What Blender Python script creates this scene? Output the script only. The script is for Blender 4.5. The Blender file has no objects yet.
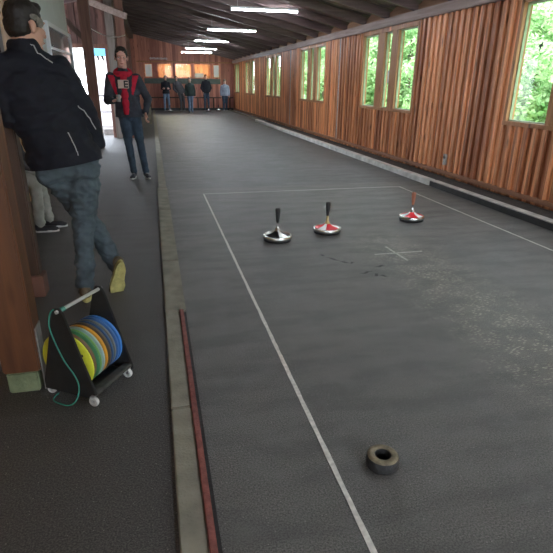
import bpy, bmesh, math, random
from mathutils import Vector, Matrix, noise
random.seed(7)
PI = math.pi
SC = bpy.context.scene
COL = SC.collection
V = Vector

# ------------------------------------------------------------------ camera
yaw, pitch, roll = 0.23594504, 0.37105453, 0.0099013
fwd = V((math.sin(yaw)*math.cos(pitch), math.cos(yaw)*math.cos(pitch), -math.sin(pitch)))
rt = V((math.cos(yaw), -math.sin(yaw), 0)); up = rt.cross(fwd)
r2 = rt*math.cos(roll)+up*math.sin(roll); u2 = -rt*math.sin(roll)+up*math.cos(roll)
cam_d = bpy.data.cameras.new('camera'); cam = bpy.data.objects.new('camera', cam_d); COL.objects.link(cam)
mw = Matrix((r2, u2, -fwd)).transposed().to_4x4(); mw.translation = V((-0.60747, -6.97056, 1.45668))
cam.matrix_world = mw
cam_d.sensor_fit = 'HORIZONTAL'; cam_d.sensor_width = 36; cam_d.lens = 494.506/553*36
cam_d.clip_start = 0.05; cam_d.clip_end = 300
SC.camera = cam

# ------------------------------------------------------------------ world / light / exposure
SC.view_settings.view_transform = 'Standard'; SC.view_settings.look = 'None'
SC.view_settings.gamma = 1; SC.view_settings.use_curve_mapping = False
SC.view_settings.exposure = 1.75
w = bpy.data.worlds.new('sky'); SC.world = w; w.use_nodes = True
nt = w.node_tree; nt.nodes.clear()
o_ = nt.nodes.new('ShaderNodeOutputWorld'); b_ = nt.nodes.new('ShaderNodeBackground')
tc = nt.nodes.new('ShaderNodeTexCoord'); sp = nt.nodes.new('ShaderNodeSeparateXYZ'); rp = nt.nodes.new('ShaderNodeValToRGB')
nt.links.new(tc.outputs['Generated'], sp.inputs[0]); nt.links.new(sp.outputs['Z'], rp.inputs[0])
rp.color_ramp.elements[0].color = (0.86, 0.92, 1.0, 1); rp.color_ramp.elements[1].color = (0.74, 0.85, 1.0, 1)
nt.links.new(rp.outputs[0], b_.inputs[0]); b_.inputs[1].default_value = 3.2
nt.links.new(b_.outputs[0], o_.inputs[0])
sd_ = bpy.data.lights.new('sun', 'SUN'); sd_.energy = 2.6; sd_.angle = math.radians(25); sd_.color = (1.0, .97, .92)
sun = bpy.data.objects.new('sun', sd_); COL.objects.link(sun); sun.rotation_euler = V((.44, .10, -.90)).to_track_quat('-Z', 'Y').to_euler()
TUBE = 26.0            # emission of the fluorescent tubes

# ------------------------------------------------------------------ materials
def mat(name, col, rough=0.6, metal=0.0, var=0.0, scale=8.0, bump=0.0, bscale=60.0, spec=0.5, emit=None):
    m = bpy.data.materials.new(name); m.use_nodes = True
    n = m.node_tree.nodes; l = m.node_tree.links; p = n['Principled BSDF']
    p.inputs['Base Color'].default_value = (*col, 1); p.inputs['Roughness'].default_value = rough
    p.inputs['Metallic'].default_value = metal; p.inputs['Specular IOR Level'].default_value = spec
    t = n.new('ShaderNodeTexCoord')
    if var:
        nz = n.new('ShaderNodeTexNoise'); nz.inputs['Scale'].default_value = scale; nz.inputs['Detail'].default_value = 5
        cr = n.new('ShaderNodeValToRGB')
        cr.color_ramp.elements[0].position = .3; cr.color_ramp.elements[1].position = .7
        cr.color_ramp.elements[0].color = (*[c*(1-var) for c in col], 1); cr.color_ramp.elements[1].color = (*[min(1, c*(1+var)) for c in col], 1)
        l.new(t.outputs['Object'], nz.inputs['Vector']); l.new(nz.outputs['Fac'], cr.inputs[0]); l.new(cr.outputs[0], p.inputs['Base Color'])
    if bump:
        n2 = n.new('ShaderNodeTexNoise'); n2.inputs['Scale'].default_value = bscale; n2.inputs['Detail'].default_value = 4
        bp = n.new('ShaderNodeBump'); bp.inputs['Strength'].default_value = bump; bp.inputs['Distance'].default_value = 0.01
        l.new(t.outputs['Object'], n2.inputs['Vector']); l.new(n2.outputs['Fac'], bp.inputs['Height']); l.new(bp.outputs[0], p.inputs['Normal'])
    if emit:
        p.inputs['Emission Color'].default_value = (*emit[0], 1); p.inputs['Emission Strength'].default_value = emit[1]
    return m

def wood(name, dark, light, along='Z', pitch=0.17, axis='Y', rough=0.5, knots=True, boards=True, streak=18.0, spec=0.4):
    """boards: colour differs from board to board (by floor(axis/pitch)), grain stretched along one axis"""
    m = bpy.data.materials.new(name); m.use_nodes = True
    n = m.node_tree.nodes; l = m.node_tree.links; p = n['Principled BSDF']
    p.inputs['Roughness'].default_value = rough; p.inputs['Specular IOR Level'].default_value = spec
    g = n.new('ShaderNodeNewGeometry'); s = n.new('ShaderNodeSeparateXYZ'); l.new(g.outputs['Position'], s.inputs[0])
    def mth(op, a, b=None):
        x = n.new('ShaderNodeMath'); x.operation = op
        for i, v in enumerate((a, b)):
            if v is None: continue
            if isinstance(v, (int, float)): x.inputs[i].default_value = v
            else: l.new(v, x.inputs[i])
        return x.outputs[0]
    cell = mth('FLOOR', mth('DIVIDE', s.outputs[axis], pitch))
    wn = n.new('ShaderNodeTexWhiteNoise'); wn.noise_dimensions = '1D'; l.new(cell, wn.inputs['W'])
    mp = n.new('ShaderNodeMapping'); l.new(g.outputs['Position'], mp.inputs[0])
    sc = {'X': (1.2, streak, streak), 'Y': (streak, 1.2, streak), 'Z': (streak, streak, 1.2)}[along]
    mp.inputs['Scale'].default_value = sc
    off = n.new('ShaderNodeCombineXYZ'); l.new(mth('MULTIPLY', wn.outputs['Value'], 37.0), off.inputs['XYZ'.index(along)])
    if boards: l.new(off.outputs[0], mp.inputs['Location'])
    nz = n.new('ShaderNodeTexNoise'); nz.inputs['Scale'].default_value = 1.0; nz.inputs['Detail'].default_value = 6; nz.inputs['Distortion'].default_value = .6
    l.new(mp.outputs[0], nz.inputs['Vector'])
    f = mth('MULTIPLY', nz.outputs['Fac'], 0.9)
    if boards: f = mth('ADD', f, mth('MULTIPLY', mth('SUBTRACT', wn.outputs['Value'], 0.5), 0.55))
    cr = n.new('ShaderNodeValToRGB'); cr.color_ramp.elements[0].position = .2; cr.color_ramp.elements[1].position = .75
    cr.color_ramp.elements[0].color = (*dark, 1); cr.color_ramp.elements[1].color = (*light, 1)
    l.new(f, cr.inputs[0]); c = cr.outputs[0]
    if knots:
        mk = n.new('ShaderNodeMapping'); l.new(g.outputs['Position'], mk.inputs[0])
        k = {'X': (1.6, 7, 7), 'Y': (7, 1.6, 7), 'Z': (7, 7, 1.9)}[along]; mk.inputs['Scale'].default_value = k
        if boards: l.new(off.outputs[0], mk.inputs['Location'])
        vo = n.new('ShaderNodeTexVoronoi'); vo.inputs['Scale'].default_value = 1.0; l.new(mk.outputs[0], vo.inputs['Vector'])
        kr = n.new('ShaderNodeValToRGB'); kr.color_ramp.elements[0].position = .06; kr.color_ramp.elements[1].position = .2
        kr.color_ramp.elements[0].color = (.22, .2, .18, 1); kr.color_ramp.elements[1].color = (1, 1, 1, 1)
        l.new(vo.outputs['Distance'], kr.inputs[0])
        mx = n.new('ShaderNodeMix'); mx.data_type = 'RGBA'; mx.blend_type = 'MULTIPLY'; mx.inputs[0].default_value = .85
        l.new(c, mx.inputs[6]); l.new(kr.outputs[0], mx.inputs[7]); c = mx.outputs[2]
    l.new(c, p.inputs['Base Color'])
    bp = n.new('ShaderNodeBump'); bp.inputs['Strength'].default_value = .25; bp.inputs['Distance'].default_value = .004
    l.new(nz.outputs['Fac'], bp.inputs['Height']); l.new(bp.outputs[0], p.inputs['Normal'])
    return m

M = {}
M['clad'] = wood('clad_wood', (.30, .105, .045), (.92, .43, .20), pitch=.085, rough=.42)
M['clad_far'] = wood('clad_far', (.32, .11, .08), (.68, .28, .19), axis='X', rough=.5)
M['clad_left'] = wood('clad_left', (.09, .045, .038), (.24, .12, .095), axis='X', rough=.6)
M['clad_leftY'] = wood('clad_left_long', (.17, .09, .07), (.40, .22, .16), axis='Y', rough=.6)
M['jamb'] = wood('jamb_wood', (.28, .12, .05), (.52, .25, .11), boards=False, rough=.45)
M['beam'] = wood('beam_wood', (.24, .17, .15), (.50, .39, .35), along='Y', boards=False, rough=.6, knots=False)
M['base'] = wood('base_wood', (.20, .09, .05), (.40, .2, .11), along='Y', boards=False, rough=.5)
M['rafter'] = wood('rafter_wood', (.085, .058, .06), (.23, .16, .15), along='X', boards=False, rough=.5, knots=False)
M['deck'] = wood('roof_board', (.115, .082, .088), (.32, .225, .22), along='X', axis='Y', pitch=.13, rough=.5, knots=False)
M['block'] = wood('bird_board', (.2, .1, .06), (.42, .24, .14), along='Y', boards=False, rough=.6)
M['post_near'] = wood('post_orange', (.06, .024, .011), (.16, .062, .024), boards=False, rough=.45)
M['post_dark'] = wood('post_dark', (.04, .022, .015), (.10, .055, .035), boards=False, rough=.55)
M['post_mid'] = wood('post_mid', (.10, .045, .032), (.25, .12, .085), boards=False, rough=.55)
M['post_grey'] = wood('post_grey', (.10, .085, .075), (.24, .20, .175), boards=False, rough=.7, knots=False)
M['panel_orange'] = wood('panel_orange', (.45, .24, .1), (.7, .42, .2), boards=True, rough=.5)
M['concrete'] = mat('kerb_concrete', (.25, .235, .185), .8, var=.22, scale=9, bump=.4, bscale=90)
M['white_kerb'] = mat('white_paint_worn', (.62, .62, .58), .6, var=.25, scale=7, bump=.3, bscale=60)
M['black_kerb'] = mat('black_timber', (.02, .02, .02), .5, var=.4, scale=12, bump=.3)
M['gutter'] = mat('gutter_dirt', (.05, .047, .043), .8, var=.3, scale=10, bump=.4)
M['red_strip'] = mat('red_rubber', (.23, .075, .06), .6, var=.3, scale=30, bump=.3, bscale=120)
M['line'] = mat('line_paint', (.62, .60, .55), .6, var=.25, scale=40)
M['faint'] = mat('chalk_mark', (.45, .44, .39), .7, var=.4, scale=60)
M['smear'] = mat('rubber_smear', (.006, .006, .006), .5, var=.3, scale=60)
M['white'] = mat('white_wall', (.62, .65, .64), .6, var=.05, scale=4)
M['frame_w'] = mat('frame_white', (.75, .78, .8), .4)
M['frame_g'] = mat('frame_green', (.30, .36, .22), .5, var=.2)
M['steel'] = mat('steel', (.62, .62, .60), .22, 1.0, bump=.05)
M['galv'] = mat('galvanised', (.42, .42, .41), .5, .7, var=.2, scale=30)
M['black'] = mat('black_plastic', (.012, .012, .013), .35)
M['blackpaint'] = mat('black_plate', (.014, .014, .014), .5, var=.4, scale=14)
M['rubber'] = mat('black_rubber', (.016, .016, .016), .6, var=.4, scale=40, bump=.5, bscale=80)
M['puck_top'] = mat('puck_olive', (.17, .14, .085), .6, var=.4, scale=45, bump=.5, bscale=90)
M['wheel'] = mat('wheel_grey', (.5, .5, .48), .5)
M['bar'] = mat('bar_steel', (.5, .5, .48), .4, .3)
M['dusty'] = mat('dusty_black', (.05, .05, .045), .7, var=.4, scale=30)
M['rope_g'] = mat('green_cord', (.03, .22, .16), .5)
M['rope_w'] = mat('white_rope', (.55, .52, .5), .8)
M['mossblock'] = mat('mossy_block', (.14, .17, .09), .8, var=.3, scale=12, bump=.5)
M['sign_blue'] = mat('sign_blue', (.08, .35, .62), .5)
M['paper'] = mat('paper', (.85, .88, .9), .6)
M['dgreen'] = mat('dark_green_panel', (.09, .11, .095), .6, var=.3, scale=5)
M['grey'] = mat('grey_box', (.3, .3, .3), .7, var=.2)
M['gravel'] = mat('gravel', (.55, .53, .52), .9, var=.2, scale=3, bump=.5, bscale=30)
M['grass'] = mat('hill_grass', (.22, .34, .13), .9, var=.5, scale=2.0, bump=.6, bscale=12)
M['bark'] = mat('bark', (.12, .09, .06), .9, var=.3)

def leaf_mat(name, a, b):
    m = bpy.data.materials.new(name); m.use_nodes = True; n = m.node_tree.nodes; l = m.node_tree.links
    p = n['Principled BSDF']; out = n['Material Output']
    t = n.new('ShaderNodeNewGeometry'); nz = n.new('ShaderNodeTexNoise'); nz.inputs['Scale'].default_value = 3.5; nz.inputs['Detail'].default_value = 3
    cr = n.new('ShaderNodeValToRGB'); cr.color_ramp.elements[0].position = .35; cr.color_ramp.elements[1].position = .65
    cr.color_ramp.elements[0].color = (*a, 1); cr.color_ramp.elements[1].color = (*b, 1)
    l.new(t.outputs['Position'], nz.inputs['Vector']); l.new(nz.outputs['Fac'], cr.inputs[0]); l.new(cr.outputs[0], p.inputs['Base Color'])
    p.inputs['Roughness'].default_value = .5
    tr = n.new('ShaderNodeBsdfTranslucent'); l.new(cr.outputs[0], tr.inputs[0]); mx = n.new('ShaderNodeMixShader'); mx.inputs[0].default_value = .45
    l.new(p.outputs[0], mx.inputs[1]); l.new(tr.outputs[0], mx.inputs[2]); l.new(mx.outputs[0], out.inputs[0])
    return m
M['leaf'] = leaf_mat('leaf_green', (.12, .26, .08), (.43, .57, .29))

def glass_mat():
    m = bpy.data.materials.new('window_glass'); m.use_nodes = True; n = m.node_tree.nodes; l = m.node_tree.links; n.remove(n['Principled BSDF'])
    tr = n.new('ShaderNodeBsdfTransparent'); tr.inputs[0].default_value = (.93, .97, .94, 1)
    gl = n.new('ShaderNodeBsdfGlossy'); gl.inputs['Roughness'].default_value = .03
    fr = n.new('ShaderNodeFresnel'); ge = n.new('ShaderNodeNewGeometry'); mr = n.new('ShaderNodeMapRange'); mr.inputs[3].default_value = 1.5; mr.inputs[4].default_value = 1/1.5
    l.new(ge.outputs['Backfacing'], mr.inputs[0]); l.new(mr.outputs[0], fr.inputs[0]); mx = n.new('ShaderNodeMixShader')
    mu = n.new('ShaderNodeMath'); mu.operation = 'MULTIPLY'; mu.inputs[1].default_value = .4; l.new(fr.outputs[0], mu.inputs[0]); l.new(mu.outputs[0], mx.inputs[0]); l.new(tr.outputs[0], mx.inputs[1]); l.new(gl.outputs[0], mx.inputs[2]); l.new(mx.outputs[0], n['Material Output'].inputs[0])
    return m
M['glass'] = glass_mat()
M['cab_glass'] = mat('cabin_glass', (.22, .25, .28), .08, spec=1.0)
M['tube'] = mat('tube_glow', (1, 1, 1), .5, emit=((.86, .93, 1.0), TUBE))
M['warmlamp'] = mat('room_lamp', (1, 1, 1), .5, emit=((1.0, .86, .66), 40.0))

def floor_mat():
    m = bpy.data.materials.new('asphalt'); m.use_nodes = True; n = m.node_tree.nodes; l = m.node_tree.links; p = n['Principled BSDF']
    g = n.new('ShaderNodeNewGeometry'); s = n.new('ShaderNodeSeparateXYZ'); l.new(g.outputs['Position'], s.inputs[0])
    def mth(op, a, b=None, c=None, clamp=False):
        x = n.new('ShaderNodeMath'); x.operation = op; x.use_clamp = clamp
        for i, v in enumerate((a, b, c)):
            if v is None: continue
            if isinstance(v, (int, float)): x.inputs[i].default_value = v
            else: l.new(v, x.inputs[i])
        return x.outputs[0]
    def noi(scale, det=4, vec=None):
        x = n.new('ShaderNodeTexNoise'); x.inputs['Scale'].default_value = scale; x.inputs['Detail'].default_value = det
        l.new(vec or g.outputs['Position'], x.inputs['Vector']); return x.outputs['Fac']
    def mixc(f, a, b, bt='MIX'):
        x = n.new('ShaderNodeMix'); x.data_type = 'RGBA'; x.blend_type = bt
        if isinstance(f, (int, float)): x.inputs[0].default_value = f
        else: l.new(f, x.inputs[0])
        for i, v in ((6, a), (7, b)):
            if isinstance(v, tuple): x.inputs[i].default_value = (*v, 1)
            else: l.new(v, x.inputs[i])
        return x.outputs[2]
    def step(v, lo, hi):
        x = n.new('ShaderNodeMapRange'); x.interpolation_type = 'SMOOTHSTEP'; l.new(v, x.inputs[0]); x.inputs[1].default_value = lo; x.inputs[2].default_value = hi; return x.outputs[0]
    X, Yc = s.outputs['X'], s.outputs['Y']
    fine = noi(150, 3); mid = noi(6, 5); big = noi(.8, 4)
    path = mixc(step(fine, .35, .7), (.034, .032, .031), (.115, .107, .100))
    far = mixc(step(fine, .3, .7), (.040, .042, .044), (.090, .092, .098))
    near = mixc(step(fine, .3, .7), (.055, .053, .049), (.165, .159, .147))
    far = mixc(mth('MULTIPLY', step(big, .4, .65), .4), far, (.12, .12, .125))
    # old seam patches of the lane
    isfar = step(mth('ADD', Yc, mth('MULTIPLY', mth('SUBTRACT', big, .5), .15)), .36, .44)
    lane = mixc(isfar, near, far)
    ms = n.new('ShaderNodeMapping'); l.new(g.outputs['Position'], ms.inputs[0]); ms.inputs['Scale'].default_value = (1.2, 5, 1); strk = noi(1.3, 6, ms.outputs[0])
    lane = mixc(mth('MULTIPLY', step(strk, .42, .62), .45), lane, (.052, .053, .052))
    lane = mixc(mth('MULTIPLY', step(mid, .45, .7), .35), lane, (.15, .147, .14))
    islane = step(X, -.56, -.55)
    c = mixc(islane, path, lane)
    # scatter of pale scuffs over the worn strip through the target cross
    mp = n.new('ShaderNodeMapping'); l.new(g.outputs['Position'], mp.inputs[0]); mp.inputs['Scale'].default_value = (30, 75, 1); mp.inputs['Rotation'].default_value = (0, 0, -.45)
    vo = n.new('ShaderNodeTexVoronoi'); vo.inputs['Scale'].default_value = 1; l.new(mp.outputs[0], vo.inputs['Vector'])
    d = mth('ABSOLUTE', mth('SUBTRACT', X, mth('ADD', mth('MULTIPLY', mth('ADD', Yc, 3.2), .02), 1.56)))
    band = mth('SUBTRACT', 1.0, step(d, .0, .60))
    yb = mth('MULTIPLY', step(Yc, -5.9, -5.0), mth('SUBTRACT', 1.0, step(Yc, -2.8, -2.0)))
    msk = mth('MULTIPLY', mth('MULTIPLY', band, yb), step(mid, .35, .6))
    fl = mth('MULTIPLY', mth('SUBTRACT', 1.0, step(vo.outputs['Distance'], .15, .42)), msk)
    c = mixc(mth('MULTIPLY', msk, .35), c, (.18, .175, .135))
    c = mixc(mth('MULTIPLY', fl, .8), c, (.50, .48, .38))
    # tiny pale grit everywhere
    v2 = n.new('ShaderNodeTexVoronoi'); v2.inputs['Scale'].default_value = 60; l.new(g.outputs['Position'], v2.inputs['Vector'])
    wnn = n.new('ShaderNodeSeparateColor'); l.new(v2.outputs['Color'], wnn.inputs[0])
    grit = mth('MULTIPLY', mth('SUBTRACT', 1.0, step(v2.outputs['Distance'], .08, .17)), mth('GREATER_THAN', wnn.outputs[0], .72))
    c = mixc(mth('MULTIPLY', grit, .7), c, (.34, .33, .30))
    l.new(c, p.inputs['Base Color'])
    rr = mth('ADD', mth('MULTIPLY', strk, .18), mth('ADD', .34, mth('MULTIPLY', mth('SUBTRACT', 1.0, islane), .12)))
    l.new(rr, p.inputs['Roughness']); p.inputs['Specular IOR Level'].default_value = .5
    bp = n.new('ShaderNodeBump'); bp.inputs['Strength'].default_value = .7; bp.inputs['Distance'].default_value = .006
    l.new(mth('ADD', fine, noi(240, 2)), bp.inputs['Height']); l.new(bp.outputs[0], p.inputs['Normal'])
    return m
M['floor'] = floor_mat()

# ------------------------------------------------------------------ mesh helpers
class MB:
    def __init__(s): s.v = []; s.f = []; s.mi = []
    def add(s, vs, fs, mi=0):
        k = len(s.v); s.v += [tuple(v) for v in vs]; s.f += [tuple(i+k for i in f) for f in fs]; s.mi += [mi]*len(fs); return s
    def box(s, x0, x1, y0, y1, z0, z1, mi=0):
        vs = [(x, y, z) for z in (z0, z1) for y in (y0, y1) for x in (x0, x1)]
        return s.add(vs, [(0, 2, 3, 1), (4, 5, 7, 6), (0, 1, 5, 4), (2, 6, 7, 3), (0, 4, 6, 2), (1, 3, 7, 5)], mi)
    def obox(s, a, b, w, h, upv=V((0, 0, 1)), mi=0):
        """bar from a to b, width w (sideways), height h"""
        a, b = V(a), V(b); d = (b-a).normalized(); sd = d.cross(V(upv)).normalized(); u = sd.cross(d).normalized()
        vs = []
        for pnt in (a, b):
            for j in (-1, 1):
                for i in (-1, 1): vs.append(pnt+sd*(w/2*i)+u*(h/2*j))
        return s.add(vs, [(0, 1, 3, 2), (4, 6, 7, 5), (0, 4, 5, 1), (2, 3, 7, 6), (0, 2, 6, 4), (1, 5, 7, 3)], mi)
    def tube(s, pts, r, n=8, mi=0, radii=None, caps=True):
        pts = [V(p) for p in pts]; k = len(s.v); ref = None
        for i, p in enumerate(pts):
            d = ((pts[min(i+1, len(pts)-1)])-(pts[max(i-1, 0)])).normalized()
            if ref is None: ref = d.orthogonal().normalized()
            ref = (ref-d*ref.dot(d)).normalized(); bn = d.cross(ref); rr = radii[i] if radii else r
            for j in range(n):
                a = 2*PI*j/n; s.v.append(tuple(p+ref*(math.cos(a)*rr)+bn*(math.sin(a)*rr)))
        for i in range(len(pts)-1):
            for j in range(n):
                s.f.append((k+i*n+j, k+i*n+(j+1) % n, k+(i+1)*n+(j+1) % n, k+(i+1)*n+j)); s.mi.append(mi)
        if caps:
            s.f.append(tuple(k+j for j in range(n))[::-1]); s.f.append(tuple(k+(len(pts)-1)*n+j for j in range(n))); s.mi += [mi, mi]
        return s
    def lathe(s, prof, n=32, c=(0, 0, 0), mi=0, mat3=None):
        k = len(s.v); c = V(c)
        for r, z in prof:
            for j in range(n):
                a = 2*PI*j/n; p = V((r*math.cos(a), r*math.sin(a), z))
                if mat3 is not None: p = mat3 @ p
                s.v.append(tuple(c+p))
        for i in range(len(prof)-1):
            for j in range(n):
                s.f.append((k+i*n+j, k+i*n+(j+1) % n, k+(i+1)*n+(j+1) % n, k+(i+1)*n+j)); s.mi.append(mi)
        return s
    def build(s, name, m, parent=None, smooth=False, bevel=0, loc=None, pre=None):
        me = bpy.data.meshes.new(name)
        if loc is not None: vs = [tuple(V(v)-V(loc)) for v in s.v]
        else: vs = s.v
        me.from_pydata(vs, [], s.f)
        ms = m if isinstance(m, (list, tuple)) else [m]
        for x in ms: me.materials.append(x)
        me.polygons.foreach_set('material_index', s.mi)
        bm = bmesh.new(); bm.from_mesh(me)
        bmesh.ops.recalc_face_normals(bm, faces=bm.faces)
        if bevel:
            bmesh.ops.bevel(bm, geom=[e for e in bm.edges if e.is_manifold and e.calc_face_angle(0) > .6], offset=bevel, segments=2, affect='EDGES', clamp_overlap=True)
        bm.to_mesh(me); bm.free()
        if smooth:
            me.polygons.foreach_set('use_smooth', [True]*len(me.polygons))
            try: me.set_sharp_from_angle(angle=.7)
            except Exception: pass
        o = bpy.data.objects.new(name, me); COL.objects.link(o)
        if parent is not None: o.parent = parent
        if loc is not None: o.location = loc
        return o
def tag(o, label, cat, group=None, kind=None):
    if label: o['label'] = label
    if cat: o['category'] = cat
    if group: o['group'] = group
    if kind: o['kind'] = kind
    return o
def struct(o, label=None, cat=None):
    o['kind'] = 'structure'
    if label: o['label'] = label
    if cat: o['category'] = cat
    return o
def empty(name, loc=(0, 0, 0), rz=0):
    o = bpy.data.objects.new(name, None); COL.objects.link(o); o.location = loc; o.rotation_euler = (0, 0, rz); o.empty_display_size = .1; return o
def copy_tree(o, parent=None):
    c = o.copy(); COL.objects.link(c)
    if parent is not None: c.parent = parent
    for ch in list(o.children): copy_tree(ch, c)
    return c

# ------------------------------------------------------------------ floor, kerbs, lines
Y0, Y1 = -11.0, 24.0
XW = 4.15          # face of the right wall boards
XL = -1.47         # left row of posts
f = MB(); f.box(-4.6, 4.4, Y0, Y1+.2, -.2, 0); struct(f.build('floor', M['floor']), 'dark worn asphalt lane and walkway under the hall roof', 'floor')
gr = MB(); gr.box(-40, -4.6, -20, 60, -.3, -.06); gr.box(-4.6, -1.3, Y1+.2, 60, -.3, -.06)
struct(gr.build('ground', M['gravel']), 'pale gravel ground outside on the left', 'ground')

kb = MB(); jy = [-11, -9.24, -7.1, -4.96, -3.86, -2.82, -.9, .48]
for y, y_ in zip(jy, jy[1:]):
    kb.box(-.63, -.535 if y < -3.9 else -.49, y+.003, y_-.003, -.05, .022)
y = .48
while y < 23.8:
    kb.box(-.61, -.50, y+.006, min(y+2, 23.8)-.006, -.05, .02); y += 2
struct(kb.build('trim_1', M['concrete'], bevel=.006), 'pale concrete kerb strip between walkway and lane', 'kerb')
rs = MB(); rs.box(-.535, -.508, Y0, -3.86, -.02, .03)
struct(rs.build('trim_2', M['red_strip'], bevel=.004), 'narrow brick red strip along the inner kerb edge', 'edge strip')
gp = MB(); gp.box(-.507, -.492, Y0, -3.7, -.02, .004)
struct(gp.build('trim_3', M['black_kerb']), 'thin black gap strip beside the red strip', 'edge strip')
wk = MB(); y = .02
while y < 14.2:
    wk.box(3.5, 3.63, y+.004, min(y+2.4, 14.2)-.004, -.05, .085); y += 2.4
struct(wk.build('trim_4', M['white_kerb'], bevel=.008), 'whitewashed kerb along the right side of the lane', 'kerb')
bk = MB(); bk.box(3.5, 3.63, Y0, -.02, -.05, .075, 0); bk.box(3.505, 3.63, Y0, -.02, .075, .085, 1)
struct(bk.build('trim_5', [M['black_kerb'], M['white_kerb']], bevel=.003), 'black faced kerb timber with white top near the camera', 'kerb')
wk2 = MB(); wk2.box(3.74, 3.80, 14.2, 23.9, -.05, .06)
struct(wk2.build('trim_6', M['concrete'], bevel=.005), 'low grey kerb at the far right end', 'kerb')
gu = MB(); gu.box(3.63, 4.12, Y0, 14.2, -.02, .012); struct(gu.build('trim_7', M['gutter']), 'dark gutter strip between kerb and wall', 'gutter')

def line(name, a, b, wd, m, z=.0025, jag=0):
    a, b = V((*a, 0)), V((*b, 0)); d = (b-a).normalized(); sd = V((-d.y, d.x, 0)); n = max(2, int((b-a).length/.06)); mb = MB(); vs = []; fs = []
    for i in range(n+1):
        p = a+(b-a)*(i/n)
        for sg in (-1, 1):
            q = p+sd*sg*(wd/2+random.uniform(-jag, jag)); vs.append((q.x, q.y, z))
    for i in range(n): fs.append((2*i, 2*i+1, 2*i+3, 2*i+2))
    mb.add(vs, fs); return mb.build(name, m)
struct(line('court_line', (0, -11), (0, 0), .021, M['line'], jag=.0016), 'long white painted line left of the stocks', 'painted line')
struct(line('court_line', (3, -11), (3, 0), .022, M['line'], jag=.0025), 'long white painted line near the right kerb', 'painted line')
struct(line('court_line', (-.01, -.0), (3.01, -.0), .022, M['line'], z=.0028, jag=.004), 'white painted cross line behind the stocks', 'painted line')
cr_ = line('court_cross', (1.28, -2.98), (1.76, -2.98), .024, M['faint'], z=.003, jag=.002); struct(cr_, 'faint chalky cross mark on the lane', 'painted mark')
c2 = line('cross_arm', (1.5, -3.2), (1.48, -2.78), .022, M['faint'], z=.0032, jag=.002); c2.parent = cr_
sm = MB()
random.seed(3)
for (cx, cy, a, L) in [(.86, -3.02, 2.2, .16), (.93, -3.12, 2.6, .09), (1.02, -3.4, .3, .13), (1.08, -3.47, .9, .09), (1.13, -3.5, 2.6, .08), (.99, -3.15, .2, .06), (1.2, -3.28, .1, .1), (.8, -2.9, 2.0, .07)]:
    n = 7; vs = []
    for i in range(n+1):
        t = i/n-.5; wd = (.011+.008*random.random())*(1-abs(t)*1.7)
        px, py = cx+math.cos(a)*t*L, cy+math.sin(a)*t*L+.01*math.sin(9*t)
        vs += [(px-math.sin(a)*wd, py+math.cos(a)*wd, .0024), (px+math.sin(a)*wd, py-math.cos(a)*wd, .0024)]
    sm.add(vs, [(2*i, 2*i+1, 2*i+3, 2*i+2) for i in range(n)])
struct(sm.build('floor_smear', M['smear']), 'black rubber smears scattered left of the cross', 'scuff marks')

# ------------------------------------------------------------------ right wall
P = .17
WZ0, WZ1 = 1.0, 2.46
groups = [(-8.3, -5.75), (-3.2, -.68), (1.99, 4.55), (7.18, 9.72), (12.35, 15.0), (17.5, 20.0), (22.0, 23.4)]
def in_group(ya, yb):
    for a, b in groups:
        if yb > a+.01 and ya < b-.01: return (a, b)
    return None
wr = MB()
def seg(y0, y1):
    # board-and-batten run from y0 to y1
    n = max(1, round((y1-y0)/P)); p = (y1-y0)/n
    return [(y0+i*p, y0+(i+1)*p) for i in range(n)]
cuts = [Y0]
for a, b in groups:
    cuts += [a, b]
cuts.append(Y1)
for i in range(len(cuts)-1):
    a, b = cuts[i], cuts[i+1]; win = i % 2 == 1
    for (p0, p1) in seg(a, b):
        for (z0, z1) in ([(.1, WZ0), (WZ1, 2.6)] if win else [(.1, 2.6)]):
            dx = random.uniform(-.003, .003)
            wr.box(XW+.008+dx, XW+.03, p0+.003, p1-.003, z0, z1)
            wr.box(XW-.030+dx, XW+.002, p1-.040, p1+.040 if p1 < b-.03 else p1, z0+.002, z1-.002)
    wr.box(XW+.03, XW+.12, a, b, 0, WZ0 if win else 2.6)
    if win: wr.box(XW+.03, XW+.12, a, b, WZ1, 2.6)
struct(wr.build('wall_right', M['clad']), 'brown board and batten wooden wall on the right', 'wall')
bt = MB(); bt.box(XW-.045, XW+.02, Y0, Y1, .055, .115); struct(bt.build('baseboard_right', M['base'], bevel=.006))
bm_ = MB(); bm_.box(XW-.10, XW+.1, Y0, Y1, 2.545, 2.70); struct(bm_.build('trim_8', M['beam'], bevel=.012), 'grey brown wall plate beam above the right windows', 'beam')

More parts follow.
